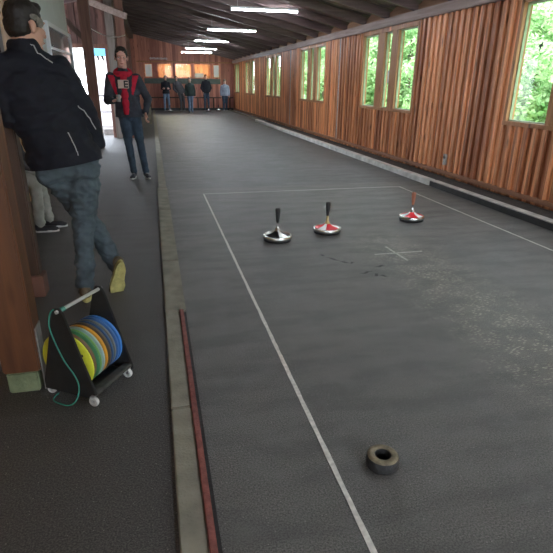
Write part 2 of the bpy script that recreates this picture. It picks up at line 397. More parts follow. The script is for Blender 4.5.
def bird(y, z, s, parent):
    # swallow silhouette decal on the pane (x = glass face), flat sticker with real thickness
    pts = [(-.1, .62), (.28, .45), (.20, .16), (.45, -.03), (.16, .0), (.02, -.12), (-.12, -.46), (-.25, -.75), (-.22, -.4), (-.30, -.68), (-.28, -.2), (-.45, .02), (-.72, -.12), (-.42, .22), (-.1, .3), (.02, .42)]
    mb = MB(); n = len(pts); vs = [(XW+.034, y-a*s, z+b*s) for a, b in pts]+[(XW+.037, y-a*s, z+b*s) for a, b in pts]
    mb.add(vs, [tuple(range(n)), tuple(range(2*n-1, n-1, -1))]+[(i, (i+1) % n, n+(i+1) % n, n+i) for i in range(n)])
    return mb.build('bird_decal', M['black'], parent)
def window(idx, a, b, inner, birds=(), card=None):
    """inner = list of pane ranges (y0,y1); flat boards fill between"""
    fr = MB()
    # casing boards round the group
    fr.box(XW-.03, XW+.1, a-.0, a+.06, WZ0-.0, WZ1+.06); fr.box(XW-.03, XW+.1, b-.06, b, WZ0, WZ1+.06)
    fr.box(XW-.035, XW+.1, a, b, WZ0-.045, WZ0+.012); fr.box(XW-.03, XW+.1, a, b, WZ1-.0, WZ1+.09)
    root = fr.build('window_%d' % idx, M['jamb'], bevel=.004); struct(root)
    ed = sorted([v for p in inner for v in p]); bounds = [a+.06]+ed+[b-.06]
    for i in range(0, len(bounds), 2):
        y0, y1 = bounds[i], bounds[i+1]
        if y1-y0 > .02:
            m_ = MB(); m_.box(XW-.025, XW+.1, y0, y1, WZ0, WZ1); m_.build('mullion', M['jamb'], root, bevel=.004)
    for (y0, y1) in inner:
        g = MB(); t = .022
        g.box(XW+.02, XW+.06, y0, y0+t, WZ0, WZ1); g.box(XW+.02, XW+.06, y1-t, y1, WZ0, WZ1); g.box(XW+.02, XW+.06, y0+t, y1-t, WZ0+.01, WZ0+.03); g.box(XW+.02, XW+.06, y0+t, y1-t, WZ1-.03, WZ1)
        s_ = g.build('sash', M['frame_g'], root)
        q = MB(); q.box(XW+.038, XW+.042, y0+t, y1-t, WZ0+.03, WZ1-.03); q.build('pane', M['glass'], s_)
    for (y, z, s) in birds: bird(y, z, s, root)
    if card:
        y, z = card; c = MB(); c.box(XW+.030, XW+.033, y-.05, y+.05, z-.12, z+.12); c.build('paper_card', M['paper'], root)
k = 1
for (a, b) in groups:
    L = b-a; c = (a+b)/2
    pan = [(a+.075, a+.80), (a+1.10, a+1.42), (a+L-.80, a+L-.05)] if L > 2 else [(a+.08, a+.6), (a+.75, b-.08)]
    birds = [(-1.10, 1.93, .09)] if k == 2 else ([(2.42, 1.97, .09), (4.12, 1.90, .09)] if k == 3 else ())
    card = (3.22, 1.62) if k == 3 else None
    window(k, a, b, pan, birds, card); k += 1

# conduits on the wall and socket box
for yy, lab in ((6.0, 'thin grey conduit on wall between the second and third window'), (10.9, 'thin grey conduit on wall, farther one near hall end')):
    c = MB(); c.tube([(XW-.035, yy, .12), (XW-.035, yy, 2.54)], .014, 8)
    o = c.build('conduit', M['galv'], smooth=True); tag(o, lab, 'conduit')
sk = empty('socket_box', (XW-.022, .62, .30)); tag(sk, 'small grey socket box low on the wooden wall', 'socket')
c = MB(); c.box(-.03, 0, -.045, .045, -.09, .09); c.build('housing', M['galv'], sk, bevel=.006)
c = MB(); c.lathe([(.001, 0), (.028, 0), (.03, -.004), (.03, -.008)], 16, (-.03, 0, .035), mat3=Matrix.Rotation(PI/2, 3, 'Y')); c.build('cover', M['grey'], sk)

# boarding added behind the camera, unseen, to cut rear light on the left
rw = MB(); x = -2.3
while x < 1.0: rw.box(x+.003, x+.167, Y0+.02, Y0+.05, 0, 3.9 if x > -1.6 else 3.15); x += .17
struct(rw.build('wall_back_blocker', M['clad_left']), 'unseen boarded wall added behind the camera to cut rear light', 'wall')

# ------------------------------------------------------------------ roof
SL = .217
def zr(x): return 2.70+SL*(4.1-x)       # underside of rafters
XR0, XR1 = -1.42, 4.75
RY0, RP = -10.5+.43, 1.17
n = 0; y = 4.5-13*RP
while y < Y1:
    rb = MB(); h = .17
    x0, x1 = XR0, XR1
    vs = []
    for x in (x0, x1):
        for z in (0, h):
            for yy in (-.055, .055): vs.append((x, y+yy, zr(x)+z))
    rb.add(vs, [(0, 1, 3, 2), (4, 6, 7, 5), (0, 4, 5, 1), (2, 3, 7, 6), (0, 2, 6, 4), (1, 5, 7, 3)])
    o = rb.build('rafter', M['rafter'], bevel=.008); o['kind'] = 'structure'
    y += RP
ce = MB()
yb = Y0
while yb < Y1+.3:          # roof boards run down the slope
    z0 = random.uniform(0, .012)
    vs = [(x, yy, zr(x)+.172+z0+t) for x in (XR0-.2, XR1+.25) for t in (0, .02) for yy in (yb+.003, yb+.127)]
    ce.add(vs, [(0, 1, 3, 2), (4, 6, 7, 5), (0, 4, 5, 1), (2, 3, 7, 6), (0, 2, 6, 4), (1, 5, 7, 3)]); yb += .13
vs = [(x, yy, zr(x)+.205+t) for x in (XR0-.2, XR1+.25) for t in (0, .03) for yy in (Y0, Y1+.3)]
ce.add(vs, [(0, 1, 3, 2), (4, 6, 7, 5), (0, 4, 5, 1), (2, 3, 7, 6), (0, 2, 6, 4), (1, 5, 7, 3)])
struct(ce.build('ceiling', M['deck']), 'dark sloping board ceiling over the rafters', 'ceiling')
# blocking boards between rafter ends on the wall plate, with a peaked gap
bb = MB(); y = 4.5-13*RP
while y < Y1-RP:
    a, b, m_ = y+.055, y+RP-.055, y+RP/2
    for xx in (XW-.02, XW+.0):
        pass
    pts = [(a, 2.69), (b, 2.69), (b, 2.79), (m_+.25, 2.875), (m_-.1, 2.88), (a, 2.79)]
    vs = [(XW-.03, p[0], p[1]) for p in pts]+[(XW+.0, p[0], p[1]) for p in pts]; n = 6
    bb.add(vs, [tuple(range(n)), tuple(range(2*n-1, n-1, -1))]+[(i, (i+1) % n, n+(i+1) % n, n+i) for i in range(n)])
    y += RP
struct(bb.build('trim_9', M['block']), 'light blocking boards between the rafter ends', 'trim')
# left purlin + fascia above the post row, lean-to roof on the left
pu = MB(); pu.box(-1.56, -1.36, Y0, Y1, zr(-1.45)-.20, zr(-1.45)-.0); struct(pu.build('trim_10', M['rafter'], bevel=.01), 'long purlin above the left posts', 'beam')
fa = MB(); y = Y0
while y < Y1-.1:
    fa.box(-1.605, -1.58, y+.001, y+.169, 3.45, zr(-1.58)+.2); y += .17
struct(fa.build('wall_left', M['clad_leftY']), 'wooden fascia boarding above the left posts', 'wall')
lr = MB(); vs = [(x, yy, z+t) for (x, z) in ((-1.60, 3.55), (-4.8, 2.8)) for t in (0, .04) for yy in (Y0, 8.6)]
lr.add(vs, [(0, 1, 3, 2), (4, 6, 7, 5), (0, 4, 5, 1), (2, 3, 7, 6), (0, 2, 6, 4), (1, 5, 7, 3)])
struct(lr.build('ceiling_side', M['deck']), 'lower side roof over the seating strip', 'ceiling')
# left wall past the opening
lw = MB(); y = 8.25
while y < Y1:
    lw.box(-1.60, -1.57, y+.001, y+.169, 0, 3.46); lw.box(-1.57, -1.55, y+.14, y+.19, 0, 3.46); y += .17
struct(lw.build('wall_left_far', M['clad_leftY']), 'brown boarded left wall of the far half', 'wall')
# cross wall with opening to outside (faces camera)
YC = 8.2
cw = MB(); x = -4.8
while x < -1.5:
    x1 = min(x+.17, -1.5)
    if x > -3.45 and x1 < -1.60: z0 = 2.33
    else: z0 = 0
    cw.box(x+.003, x1-.003, YC, YC+.03, z0, 3.56); cw.box(x1-.025, x1+.02, YC-.02, YC, z0, 3.56)
    x = x1
struct(cw.build('wall_back_left', M['clad_left']), 'brown boarded cross wall above the open doorway', 'wall')
df = MB(); df.box(-3.50, -3.42, YC-.03, YC+.08, 0, 2.33); df.box(-1.68, -1.60, YC-.03, YC+.08, 0, 2.33); df.box(-3.5, -1.6, YC-.035, YC+.08, 2.30, 2.40)
struct(df.build('door_1', M['post_mid'], bevel=.005), 'timber frame of the open doorway to outside', 'doorway')

# ------------------------------------------------------------------ far wall with window band and room behind
YF = Y1
wins = [(-.92, -.46), (-.19, .62), (.78, 1.72), (1.88, 2.80), (2.92, 3.32)]
ZA, ZB = 1.74, 2.48
fw = MB(); xs = [-1.62]+[v for p in wins for v in p]+[4.3]
for i in range(len(xs)-1):
    a, b = xs[i], xs[i+1]; win = i % 2 == 1; n = max(1, round((b-a)/.14)); p = (b-a)/n
    for j in range(n):
        for z0, z1 in ([(0, ZA), (ZB, 4.3)] if win else [(0, 4.3)]):
            fw.box(a+j*p+.003, a+(j+1)*p-.003, YF, YF+.03, z0, z1); fw.box(a+(j+1)*p-.02, a+(j+1)*p+.02 if j < n-1 else b, YF-.015, YF, z0, z1)
fw.box(-1.62, 4.3, YF+.03, YF+.05, ZB+.04, 4.3); fw.box(-1.62, 4.3, YF+.03, YF+.05, 0, ZA-.03)
struct(fw.build('wall_far', M['clad_far']), 'reddish boarded end wall of the hall', 'wall')
for i, (a, b) in enumerate(wins):
    q = MB(); t = .05
    q.box(a-.03, a+t-.03, YF-.03, YF+.06, ZA, ZB); q.box(b-t+.03, b+.03, YF-.03, YF+.06, ZA, ZB); q.box(a, b, YF-.03, YF+.06, ZA-.03, ZA+.02); q.box(a, b, YF-.03, YF+.06, ZB-.02, ZB+.04)
    root = q.build('window_%d' % (k+i), M['clad_far'], bevel=.004); struct(root)
    q = MB(); q.box(a, b, YF+.02, YF+.024, ZA, ZB); q.build('pane', M['glass'], root)
bandp = MB(); bandp.box(-.95, 3.35, YF-.04, YF-.015, 1.42, 1.70); struct(bandp.build('trim_11', M['dgreen']), 'dark green panel band under the far windows', 'panel')
tr = MB(); tr.box(-1.3, 4.1, YF-.05, YF-.015, 2.54, 2.60); struct(tr.build('trim_12', M['jamb']), 'rail above the far windows', 'rail')
# room behind
rm = MB(); rm.box(-1.5, 4.3, YF+4.0, YF+4.05, 0, 3.2); rm.box(-1.55, -1.5, YF+.03, YF+4, 0, 3.2); rm.box(4.3, 4.35, YF+.03, YF+4, 0, 3.2)
M['room'] = wood('room_wood', (.45, .18, .08), (.75, .38, .18), axis='X', rough=.5)
struct(rm.build('wall_room', M['room']), 'orange wooden wall of the room behind the far windows', 'wall')
rf = MB(); rf.box(-1.5, 4.3, YF+.03, YF+4, 3.2, 3.24); struct(rf.build('ceiling_room', M['room']))
rf = MB(); rf.box(-1.5, 4.3, YF+.2, YF+4, -.1, 0.0); struct(rf.build('floor_room', M['grey']))
for i, (x, yy, z, lab) in enumerate([(.2, 26.0, 2.7, 'glowing room lamp behind the second far window'), (1.5, 26.6, 2.75, 'glowing room lamp behind the third far window'), (3.1, 26.2, 2.6, 'glowing room lamp behind the rightmost far window')]):
    r_ = empty('room_lamp', (x, yy, z)); tag(r_, lab, 'lamp')
    c = MB(); c.box(-.35, .35, -.06, .06, -.03, .03); c.build('diffuser', M['warmlamp'], r_, bevel=.01)
    c = MB(); c.box(-.36, .36, -.07, .07, .03, .06); c.build('housing', M['frame_w'], r_); c = MB()
    c.tube([(0, 0, .06), (0, 0, 3.2-z)], .008, 6); c.build('cord', M['black'], r_)
no = MB(); no.box(-.86, -.50, YF-.012, YF-.004, 1.79, 2.43); tag(no.build('window_sheet', M['paper']), 'white paper sheet filling the leftmost far window', 'notice')
no = MB(); no.box(2.98, 3.27, YF-.012, YF-.004, 1.79, 2.43); tag(no.build('window_sheet', M['paper']), 'pale sheet standing in for daylight in the rightmost far window', 'notice')  # white sheet imitates the daylight behind this window
no = MB(); no.box(2.02, 2.72, YF+3.4, YF+3.9, 1.4, 2.05); tag(no.build('glass_cabinet', M['cab_glass'], bevel=.01), 'pale cabinet in the room behind the far windows', 'cabinet')
# sign
sg = empty('sign', (-.10, YF-.055, 2.72)); tag(sg, 'narrow brown sign board with small white lettering', 'sign')
c = MB(); c.box(-.50, .52, -.02, .0, -.07, .09); c.build('board', M['clad_far'], sg, bevel=.004)
c = MB(); x = -.46
random.seed(5)
for i in range(10):
    wd = .065; z0, z1 = -.035, .055
    c.box(x, x+.018, -.026, -.02, z0, z1); c.box(x+wd-.018, x+wd, -.026, -.02, z0, z1)
    if i % 2 == 0: c.box(x, x+wd, -.026, -.02, z1-.018, z1)
    if i % 3 == 0: c.box(x, x+wd, -.026, -.02, z0, z0+.018)
    if i % 3 == 1: c.box(x, x+wd, -.026, -.02, .0, .018)
    x += .098
c.build('lettering', M['paper'], sg)

# end-of-lane rail and stop board
rl = empty('end_rail', (1.5, YF-.55, 0)); tag(rl, 'dark low rail in front of the far wall', 'rail')
c = MB(); c.box(-2.3, 2.5, -.03, .03, .66, .72); c.build('top_rail', M['post_dark'], rl)
c = MB(); c.box(-2.3, 2.5, -.05, .05, 0, .13); c.build('stop_board', M['black_kerb'], rl)
for x in (-2.2, -1.3, -.45, .45, 1.35, 2.3):
    c = MB(); c.box(x-.04, x+.04, -.03, .03, .13, .66); c.build('post', M['post_dark'], rl)

# ------------------------------------------------------------------ hanging fluorescent lights
def tube_light(x, y, z, L=1.57):
    r = empty('tube_light', (x, y, z))
    c = MB(); c.obox((-L/2, 0, .035), (L/2, 0, .035), .09, .045); c.build('housing', M['frame_w'], r, bevel=.008)
    for s in (-1, 1):
        c = MB(); c.box(s*L/2-(.03 if s > 0 else 0), s*L/2+(.03 if s < 0 else 0), -.04, .04, -.03, .015); c.build('end_cap', M['frame_w'], r, bevel=.004)
    for dy in (-.02, .02):
        c = MB(); c.tube([(-L/2+.03, dy, -.004), (L/2-.03, dy, -.004)], .016, 12); c.build('tube', M['tube'], r, smooth=True)
    for s in (-.4, .4):
        dz = zr(x+s*L)-z; c = MB(); c.tube([(s*L, 0, .05), (s*L, 0, max(.07, dz+.1))], .006, 6); c.build('hanger', M['galv'], r)
    return r
labs = ['unseen tube light added over the foreground lane for brightness', 'unseen tube light added over the stocks for brightness', 'nearest of the glowing tube lights under the ceiling', 'second nearest glowing tube light under the ceiling', 'middle glowing tube light, third from the camera', 'fourth glowing tube light, second from the far wall', 'lowest glowing tube light, closest to the far wall']
for i, (x, y, z) in enumerate([(2.06, -4.5, 3.03), (2.05, .5, 3.02), (2.045, 5.45, 3.02), (2.015, 10.3, 3.025), (2.03, 15.35, 3.065), (1.92, 19.7, 3.03), (1.79, 21.0, 2.93)]):  # first two continue the row out of view, added to brighten the foreground
    tag(tube_light(x, y, z), labs[i], 'ceiling light', 'fluorescent tube lights')

# ------------------------------------------------------------------ left posts, cabin
def wpost(name, label, x0, x1, y0, y1, z0, z1, m, foot=None):
    r = empty(name, ((x0+x1)/2, (y0+y1)/2, 0)); tag(r, label, 'post')
    c = MB(); c.box(x0-r.location.x, x1-r.location.x, y0-r.location.y, y1-r.location.y, z0, z1); c.build('shaft', m, r, bevel=.008)
    if foot: foot(r)
    return r
def foot1(r):
    c = MB(); c.box(-.075, .07, -.065, .065, 0, .115); c.build('footing', M['mossblock'], r, bevel=.008)
    c = MB(); c.box(.087, .093, -.05, .045, .0, .34); c.lathe([(.001, 0), (.009, 0), (.009, .006), (.001, .006)], 10, (.093, 0, .27), mat3=Matrix.Rotation(PI/2, 3, 'Y')); c.build('bracket', M['galv'], r)
wpost('wooden_post', 'thick orange brown wooden post at the left edge beside the disc rack', -1.42, -1.248, -4.64, -4.50, .115, 3.60, M['post_near'], foot1)
def foot2(r):
    c = MB(); c.box(-.065, .065, -.07, .07, 0, .16); c.build('footing', M['post_mid'], r, bevel=.006)
wpost('wooden_post', 'slim dark post between orange post and leaning man', -1.575, -1.485, -3.36, -3.26, .16, 2.90, M['post_dark'], foot2)
p3 = wpost('wooden_post', 'brown post with knee brace beside the bright doorway', -2.01, -1.79, 5.62, 5.80, 0, 3.42, M['post_mid'])
c = MB(); c.obox((-.06, -.0, 2.34), (-.72, .0, 3.05), .10, .13, upv=V((0, 1, 0))); c.build('brace', M['post_dark'], p3, bevel=.006)
p4 = wpost('wooden_post', 'wide weathered double post behind the man in the red hoodie', -1.64, -1.44, 7.95, 8.10, 0, 3.45, M['post_grey'])
c = MB(); c.box(.15, .37, -.06, .1, 0, 3.65); c.build('second_shaft', M['post_mid'], p4, bevel=.008)
c = MB(); c.obox((-.45, -.13, 3.36), (.46, -.13, 3.04), .07, .15); c.build('tie', M['beam'], p4, bevel=.006)
rp_ = MB(); pts = []
A, B = V((-1.79, 5.70, 2.55)), V((-1.16, 7.92, 2.62))
for i in range(21):
    t = i/20; q = A.lerp(B, t); q.z -= .10*4*t*(1-t); pts.append(q)
rp_.tube(pts, .009, 6); tag(rp_.build('rope', M['rope_w'], smooth=True), 'pale rope sagging between two posts on the left', 'rope')

# cabin
cb = MB(); cb.box(-4.6, -2.25, .95, 5.44, 0, 2.95)
cb.box(-2.27, -2.25, .95, 5.44, 2.95, 3.42)
struct(cb.build('wall_cabin', M['white']), 'white cabin wall behind the leaning man', 'wall')
cb = MB(); y = -9.0
while y < .95: cb.box(-2.27, -2.245, y+.003, y+.147, 0, 2.8); y += .15
cb.box(-2.34, -2.27, -9, .95, 0, 3.42)  # unseen run of this wall is added to close off light from the left
struct(cb.build('wall_cabin_side', M['panel_orange']), 'light orange wood panelling at the far left edge', 'wall')
q = MB(); a, b, z0, z1 = 2.75, 5.40, 1.15, 2.40
q.box(-2.25, -2.19, a, b, z1-.06, z1); q.box(-2.25, -2.19, a, b, z0, z0+.06); q.box(-2.25, -2.19, b-.08, b, z0+.06, z1-.06); q.box(-2.25, -2.19, a, a+.06, z0+.06, z1-.06); q.box(-2.25, -2.2, a+.06, b-.08, 1.98, 2.02)
root = q.build('window_%d' % (k+5), M['frame_w'], bevel=.005); struct(root)
q = MB(); q.box(-2.24, -2.22, a+.06, b-.08, z0+.06, z1-.06); q.build('pane', M['cab_glass'], root)

# bench for the sitting person
bn = empty('bench', (-2.02, -1.7, 0)); tag(bn, 'low wooden bench along the wall under the sitting person', 'bench')
c = MB(); c.box(-.2, .12, -.9, .9, .39, .43); c.build('seat', M['post_mid'], bn, bevel=.005)
for s in (-.75, .75):
    for x in (-.15, .07):
        c = MB(); c.box(x-.03, x+.03, s-.03, s+.03, 0, .39); c.build('leg', M['post_dark'], bn)

# outside left
sgn = empty('outdoor_sign', (-2.24, 12.5, 0)); tag(sgn, 'white panel with blue top outside the doorway', 'sign')
c = MB(); c.box(-.19, .19, -.02, .02, .0, 2.3); c.build('panel', M['paper'], sgn)
c = MB(); c.box(-.19, .19, -.03, .02, 2.3, 2.54); c.build('blue_strip', M['sign_blue'], sgn)
for x in (-.07, .08):
    c = MB(); c.add([(x+a, yy_, z) for yy_ in (-.036, -.031) for a, z in ((-.05, 2.31), (.03, 2.31), (.05, 2.15), (.01, 2.15), (-.02, 2.22))], [(0, 1, 2, 3, 4), (9, 8, 7, 6, 5)]+[(i, (i+1) % 5, 5+(i+1) % 5, 5+i) for i in range(5)])
    c.build('dark_mark', M['black'], sgn)
rg = empty('railing', (-3.4, 11.0, 0)); tag(rg, 'dark metal railing outside beyond the doorway', 'railing')
for z in (.55, 1.05): c = MB(); c.tube([(-2.2, 0, z), (1.55, 0, z)], .022, 8); c.build('rail', M['black'], rg)
for x in (-2.2, -1.4, -.6, .2, .9, 1.5): c = MB(); c.tube([(x, 0, 0), (x, 0, 1.07)], .02, 8); c.build('baluster', M['black'], rg)
c = MB(); c.box(-.13, .13, -.1, .1, 0, .16); tag(c.build('storage_box', M['grey'], bevel=.01, loc=(0, 0, 0)), 'small grey box on the ground at the doorway', 'box').location = (-1.95, 9.2, 0)
c = MB(); c.box(-.05, .05, -.05, .05, 0, .62); tag(c.build('stone_block', M['concrete'], bevel=.01), 'pale block post standing at the far kerb end behind the man', 'block').location = (-.72, 13.2, 0)
bd = MB(); bd.box(-14, -5, 24, 30, -.06, 4.0); o = bd.build('white_building', M['white']); tag(o, 'pale building standing outside left, washed out by daylight', 'building')

# ------------------------------------------------------------------ greenery outside right
hl = MB(); nx, ny = 14, 50; vs = []; fs = []
for i in range(nx+1):
    for j in range(ny+1):
        x = 4.6+i*.95; yy = -16+j*1.1; z = -.05+max(0, (i-2))*.62+.25*noise.noise(V((x*.4, yy*.4, 0))); vs.append((x, yy, z if i else -.3))
for i in range(nx):
    for j in range(ny): a = i*(ny+1)+j; fs.append((a, a+ny+1, a+ny+2, a+1))
hl.add(vs, fs); struct(hl.build('hillside', M['grass'], smooth=True), 'grassy green slope outside the right windows', 'hill')
def crown(seed, n=2600, rx=.85, rz=.75):
    random.seed(seed); mb = MB(); cl = [(V((random.uniform(-rx, rx)*.8, random.uniform(-rx, rx)*.8, random.uniform(-rz, rz)*.85)), random.uniform(.22, .5)) for _ in range(22)]
    for _ in range(n):
        c, r = random.choice(cl); d = V((random.gauss(0, 1), random.gauss(0, 1), random.gauss(0, 1))).normalized(); p = c+d*r*random.uniform(.65, 1)
        u = V((random.gauss(0, 1), random.gauss(0, 1), random.gauss(0, .6))).normalized(); v = u.cross(d+V((0, 0, .5))).normalized(); s = random.uniform(.05, .10)
        mb.add([p-u*s, p+v*s*.5, p+u*s, p-v*s*.5], [(0, 1, 2, 3)])
    return mb
crowns = [crown(11), crown(12), crown(13)]
ckey = []
for i, c in enumerate(crowns):
    o = c.build('foliage', M['leaf']); ckey.append(o.data); bpy.data.objects.remove(o)
tk = MB(); tk.tube([(0, 0, -1.3), (.05, .02, -.6), (0, .05, .3)], .08, 8, radii=[.1, .08, .04]); tko = tk.build('stem', M['bark'], smooth=True); tkd = tko.data; bpy.data.objects.remove(tko)
random.seed(21); bi = 0
for row, (xx, zz) in enumerate(((8.0, 1.65), (10.2, 3.0), (12.6, 4.6))):
    y = -7.5+row*.8
    while y < 34:
        r = empty('leafy_bush', (xx+random.uniform(-.4, .4), y, zz+random.uniform(-.25, .25)), random.uniform(0, 6.28))
        s = 1.0; r.scale = (1, 1, 1)
        o = bpy.data.objects.new('foliage', ckey[bi % 3]); COL.objects.link(o); o.parent = r
        o = bpy.data.objects.new('stem', tkd); COL.objects.link(o); o.parent = r
        tag(r, ['bright green leafy bush close outside the right windows', 'green leafy tree on the slope behind the closest bushes', 'green leafy tree high on the slope outside'][row], 'bush', ['bushes close outside the right windows', 'trees midway up the green slope', 'trees high on the green slope'][row])
        bi += 1; y += 2.15 if row < 2 else 2.4

# ------------------------------------------------------------------ ice stocks
def stock(name, label, loc, disc_m, handle_m, neck_m, rz=0, tilt=0):
    r = empty(name, loc, rz); tag(r, label, 'ice stock', 'ice stocks on the lane')
    c = MB(); c.lathe([(.001, .0), (.134, .0), (.138, .006), (.138, .02), (.12, .024), (.001, .024)], 40); c.build('running_sole', M['rubber'], r, smooth=True)
    c = MB(); c.lathe([(.12, .02), (.142, .022), (.147, .030), (.147, .046), (.142, .054), (.128, .058), (.118, .054)], 40); c.build('steel_ring', M['steel'], r, smooth=True)
    c = MB(); c.lathe([(.131, .055), (.105, .066), (.07, .074), (.045, .086), (.03, .098), (.001, .1)], 40); c.build('body', disc_m, r, smooth=True)
    c = MB(); c.lathe([(.03, .095), (.027, .108), (.018, .118), (.014, .135), (.012, .17), (.013, .185), (.001, .186)], 20); c.build('neck', neck_m, r, smooth=True)
    c = MB(); c.lathe([(.001, .18), (.013, .18), (.016, .20), (.021, .25), (.025, .30), (.024, .318), (.018, .326), (.001, .328)], 20); h = c.build('handle', handle_m, r, smooth=True)
    if tilt: h.rotation_euler = (0, tilt, 0)
    return r
def redwhite(nm='red_white_body', c0=(.75, .04, .05), c1=(.85, .83, .80), metal=0):
    m = bpy.data.materials.new(nm); m.use_nodes = True; n = m.node_tree.nodes; l = m.node_tree.links; p = n['Principled BSDF']; p.inputs['Roughness'].default_value = .25; p.inputs['Metallic'].default_value = metal
    t = n.new('ShaderNodeTexCoord'); s = n.new('ShaderNodeSeparateXYZ'); l.new(t.outputs['Object'], s.inputs[0])
    a = n.new('ShaderNodeMath'); a.operation = 'ARCTAN2'; l.new(s.outputs['Y'], a.inputs[0]); l.new(s.outputs['X'], a.inputs[1])
    b = n.new('ShaderNodeMath'); b.operation = 'MULTIPLY'; b.inputs[1].default_value = 3.0; l.new(a.outputs[0], b.inputs[0])
    c = n.new('ShaderNodeMath'); c.operation = 'SINE'; l.new(b.outputs[0], c.inputs[0])
    cr = n.new('ShaderNodeValToRGB'); cr.color_ramp.interpolation = 'CONSTANT'
    e = cr.color_ramp.elements; e[0].position = 0; e[0].color = (*c0, 1); e[1].position = .45; e[1].color = (*c1, 1)
    l.new(c.outputs[0], cr.inputs[0]); l.new(cr.outputs[0], p.inputs['Base Color']); return m
M['redwhite'] = redwhite()
M['darkbody'] = redwhite('black_silver_body', (.02, .02, .022), (.62, .6, .56), .6)
M['gold'] = mat('brass', (.65, .5, .25), .3, 1.0)
M['wood_handle'] = mat('handle_wood', (.32, .12, .07), .4, var=.3, scale=40)
stock('ice_stock', 'black and silver ice stock with black handle, nearest of the stocks', (.511, -2.346, 0), M['darkbody'], M['black'], M['steel'], .3)
stock('ice_stock', 'red and white ice stock with black handle, middle of the stocks', (1.087, -2.183, 0), M['redwhite'], M['black'], M['gold'], 1.3)
stock('ice_stock', 'red and white ice stock with brown wooden handle at right', (2.215, -1.894, 0), M['redwhite'], M['wood_handle'], M['steel'], .5)

# puck ring
pk = empty('target_puck', (.20, -5.50, 0)); tag(pk, 'worn olive black ring puck lying in the foreground lane', 'puck')
c = MB(); c.lathe([(.058, .0535), (.064, .05), (.067, .03), (.066, .006), (.061, 0), (.032, 0), (.031, .004), (.031, .048), (.034, .0545)], 48); c.build('body', M['rubber'], pk, smooth=True)
c = MB(); c.lathe([(.064, .0495), (.060, .0535), (.056, .0565), (.037, .0565), (.033, .0535), (.034, .050)], 48); c.build('top_face', M['puck_top'], pk, smooth=True)

# ------------------------------------------------------------------ disc rack
ax = V((.54, .84, 0)).normalized(); rk = empty('disc_trolley', (-1.10, -4.74, 0), math.atan2(ax.y, ax.x)-PI/2)
tag(rk, 'black wheeled trolley rack with two triangular end plates', 'trolley')
# local: +y = axis direction, +x = to the right
def plate(y, name='end_plate'):
    pts = [(-.155, .03), (.155, .03), (.15, .075), (.03, .46), (.012, .49), (-.02, .49), (-.04, .46), (-.155, .075)]
    n = len(pts); c = MB(); vs = [(x, y-.006, z) for x, z in pts]+[(x, y+.006, z) for x, z in pts]
    c.add(vs, [tuple(range(n)), tuple(range(2*n-1, n-1, -1))]+[(i, (i+1) % n, n+(i+1) % n, n+i) for i in range(n)]); return c.build(name, M['blackpaint'], rk, bevel=.003)
plate(0); plate(.29)
c = MB(); c.tube([(0, -.015, .475), (0, .305, .475)], .009, 12); c.build('carry_bar', M['bar'], rk, smooth=True)
for s in (-.135, .13): c = MB(); c.box(s-.022, s+.022, .006, .284, .05, .07); c.build('side_rail', M['dusty'], rk, bevel=.003)
c = MB(); c.box(-.105, .105, .01, .28, .028, .034); c.build('base_tray', M['blackpaint'], rk)
for (x, y) in ((-.13, .02), (.14, .0), (-.13, .27), (.14, .27)):
    c = MB(); R = Matrix.Rotation(PI/2, 3, 'Y')
    R = Matrix.Rotation(-PI/2, 3, 'X'); c.lathe([(.013, -.009), (.023, -.009), (.025, -.005), (.025, .005), (.023, .009), (.012, .009), (.012, -.009)], 24, (x, y-.01, .025), mat3=R); wh = c.build('caster_wheel', M['wheel'], rk, smooth=True)
    c = MB(); c.box(x-.010, x+.010, y+.002, y+.005, .02, .056); c.box(x-.012, x+.012, y-.024, y+.005, .052, .056)
    c.tube([(x, y-.02, .025), (x, y+.004, .025)], .0035, 8); c.build('fork', M['galv'], wh)
cols = [('bright yellow', (.66, .68, .05)), ('brown', (.16, .10, .06)), ('dark green', (.06, .22, .10)), ('lime green', (.22, .42, .14)), ('pale grey green', (.30, .42, .40)), ('orange', (.60, .28, .03)), ('dark brown', (.09, .07, .05)), ('navy blue', (.04, .09, .20)), ('grey', (.16, .17, .16)), ('deep blue', (.05, .14, .36)), ('bright blue', (.05, .20, .55))]
ths = [.013, .022, .012, .008, .014, .018, .016, .012, .014, .014, .018]
Mr = Matrix.Rotation(rk.rotation_euler.z, 3, 'Z'); yy = .028
nb = ['at the front behind the front plate', 'right behind the yellow disc', 'between brown and lime discs', 'between dark green and grey green discs', 'in front of the orange disc', 'in the middle of the rack', 'right behind the orange disc', 'between dark brown and grey discs', 'between two blue discs', 'in front of the last disc', 'at the back against the rear plate']
for (nm, cc), t, wh in zip(cols, ths, nb):
    R_ = .150 if nm == 'bright yellow' else .142+random.uniform(-.003, .003)
    m_ = mat('disc_'+nm.replace(' ', '_'), cc, .42, var=.12, scale=20)
    c = MB(); R = Matrix.Rotation(-PI/2, 3, 'X')
    c.lathe([(.02, 0), (R_-.006, 0), (R_, .003), (R_, t-.003), (R_-.006, t), (.02, t), (.02, 0)], 56, mat3=R)
    o = c.build('running_disc', m_, smooth=True); tag(o, '%s plastic disc in the trolley rack, %s' % (nm, wh), 'disc', 'coloured discs in the rack')
    o.location = rk.location+Mr @ V((-.024, yy, .188)); o.rotation_euler = (0, 0, rk.rotation_euler.z)
    for a in range(4 if nm == 'bright yellow' else 0):
        h = MB(); an = .5+a*PI/2; h.lathe([(.001, -.001), (.007, -.001), (.007, t+.001), (.001, t+.001)], 12, (math.cos(an)*.11, 0, math.sin(an)*.11), mat3=R)
        h.build('bolt_hole', M['black'], o)
    yy += t+.0085
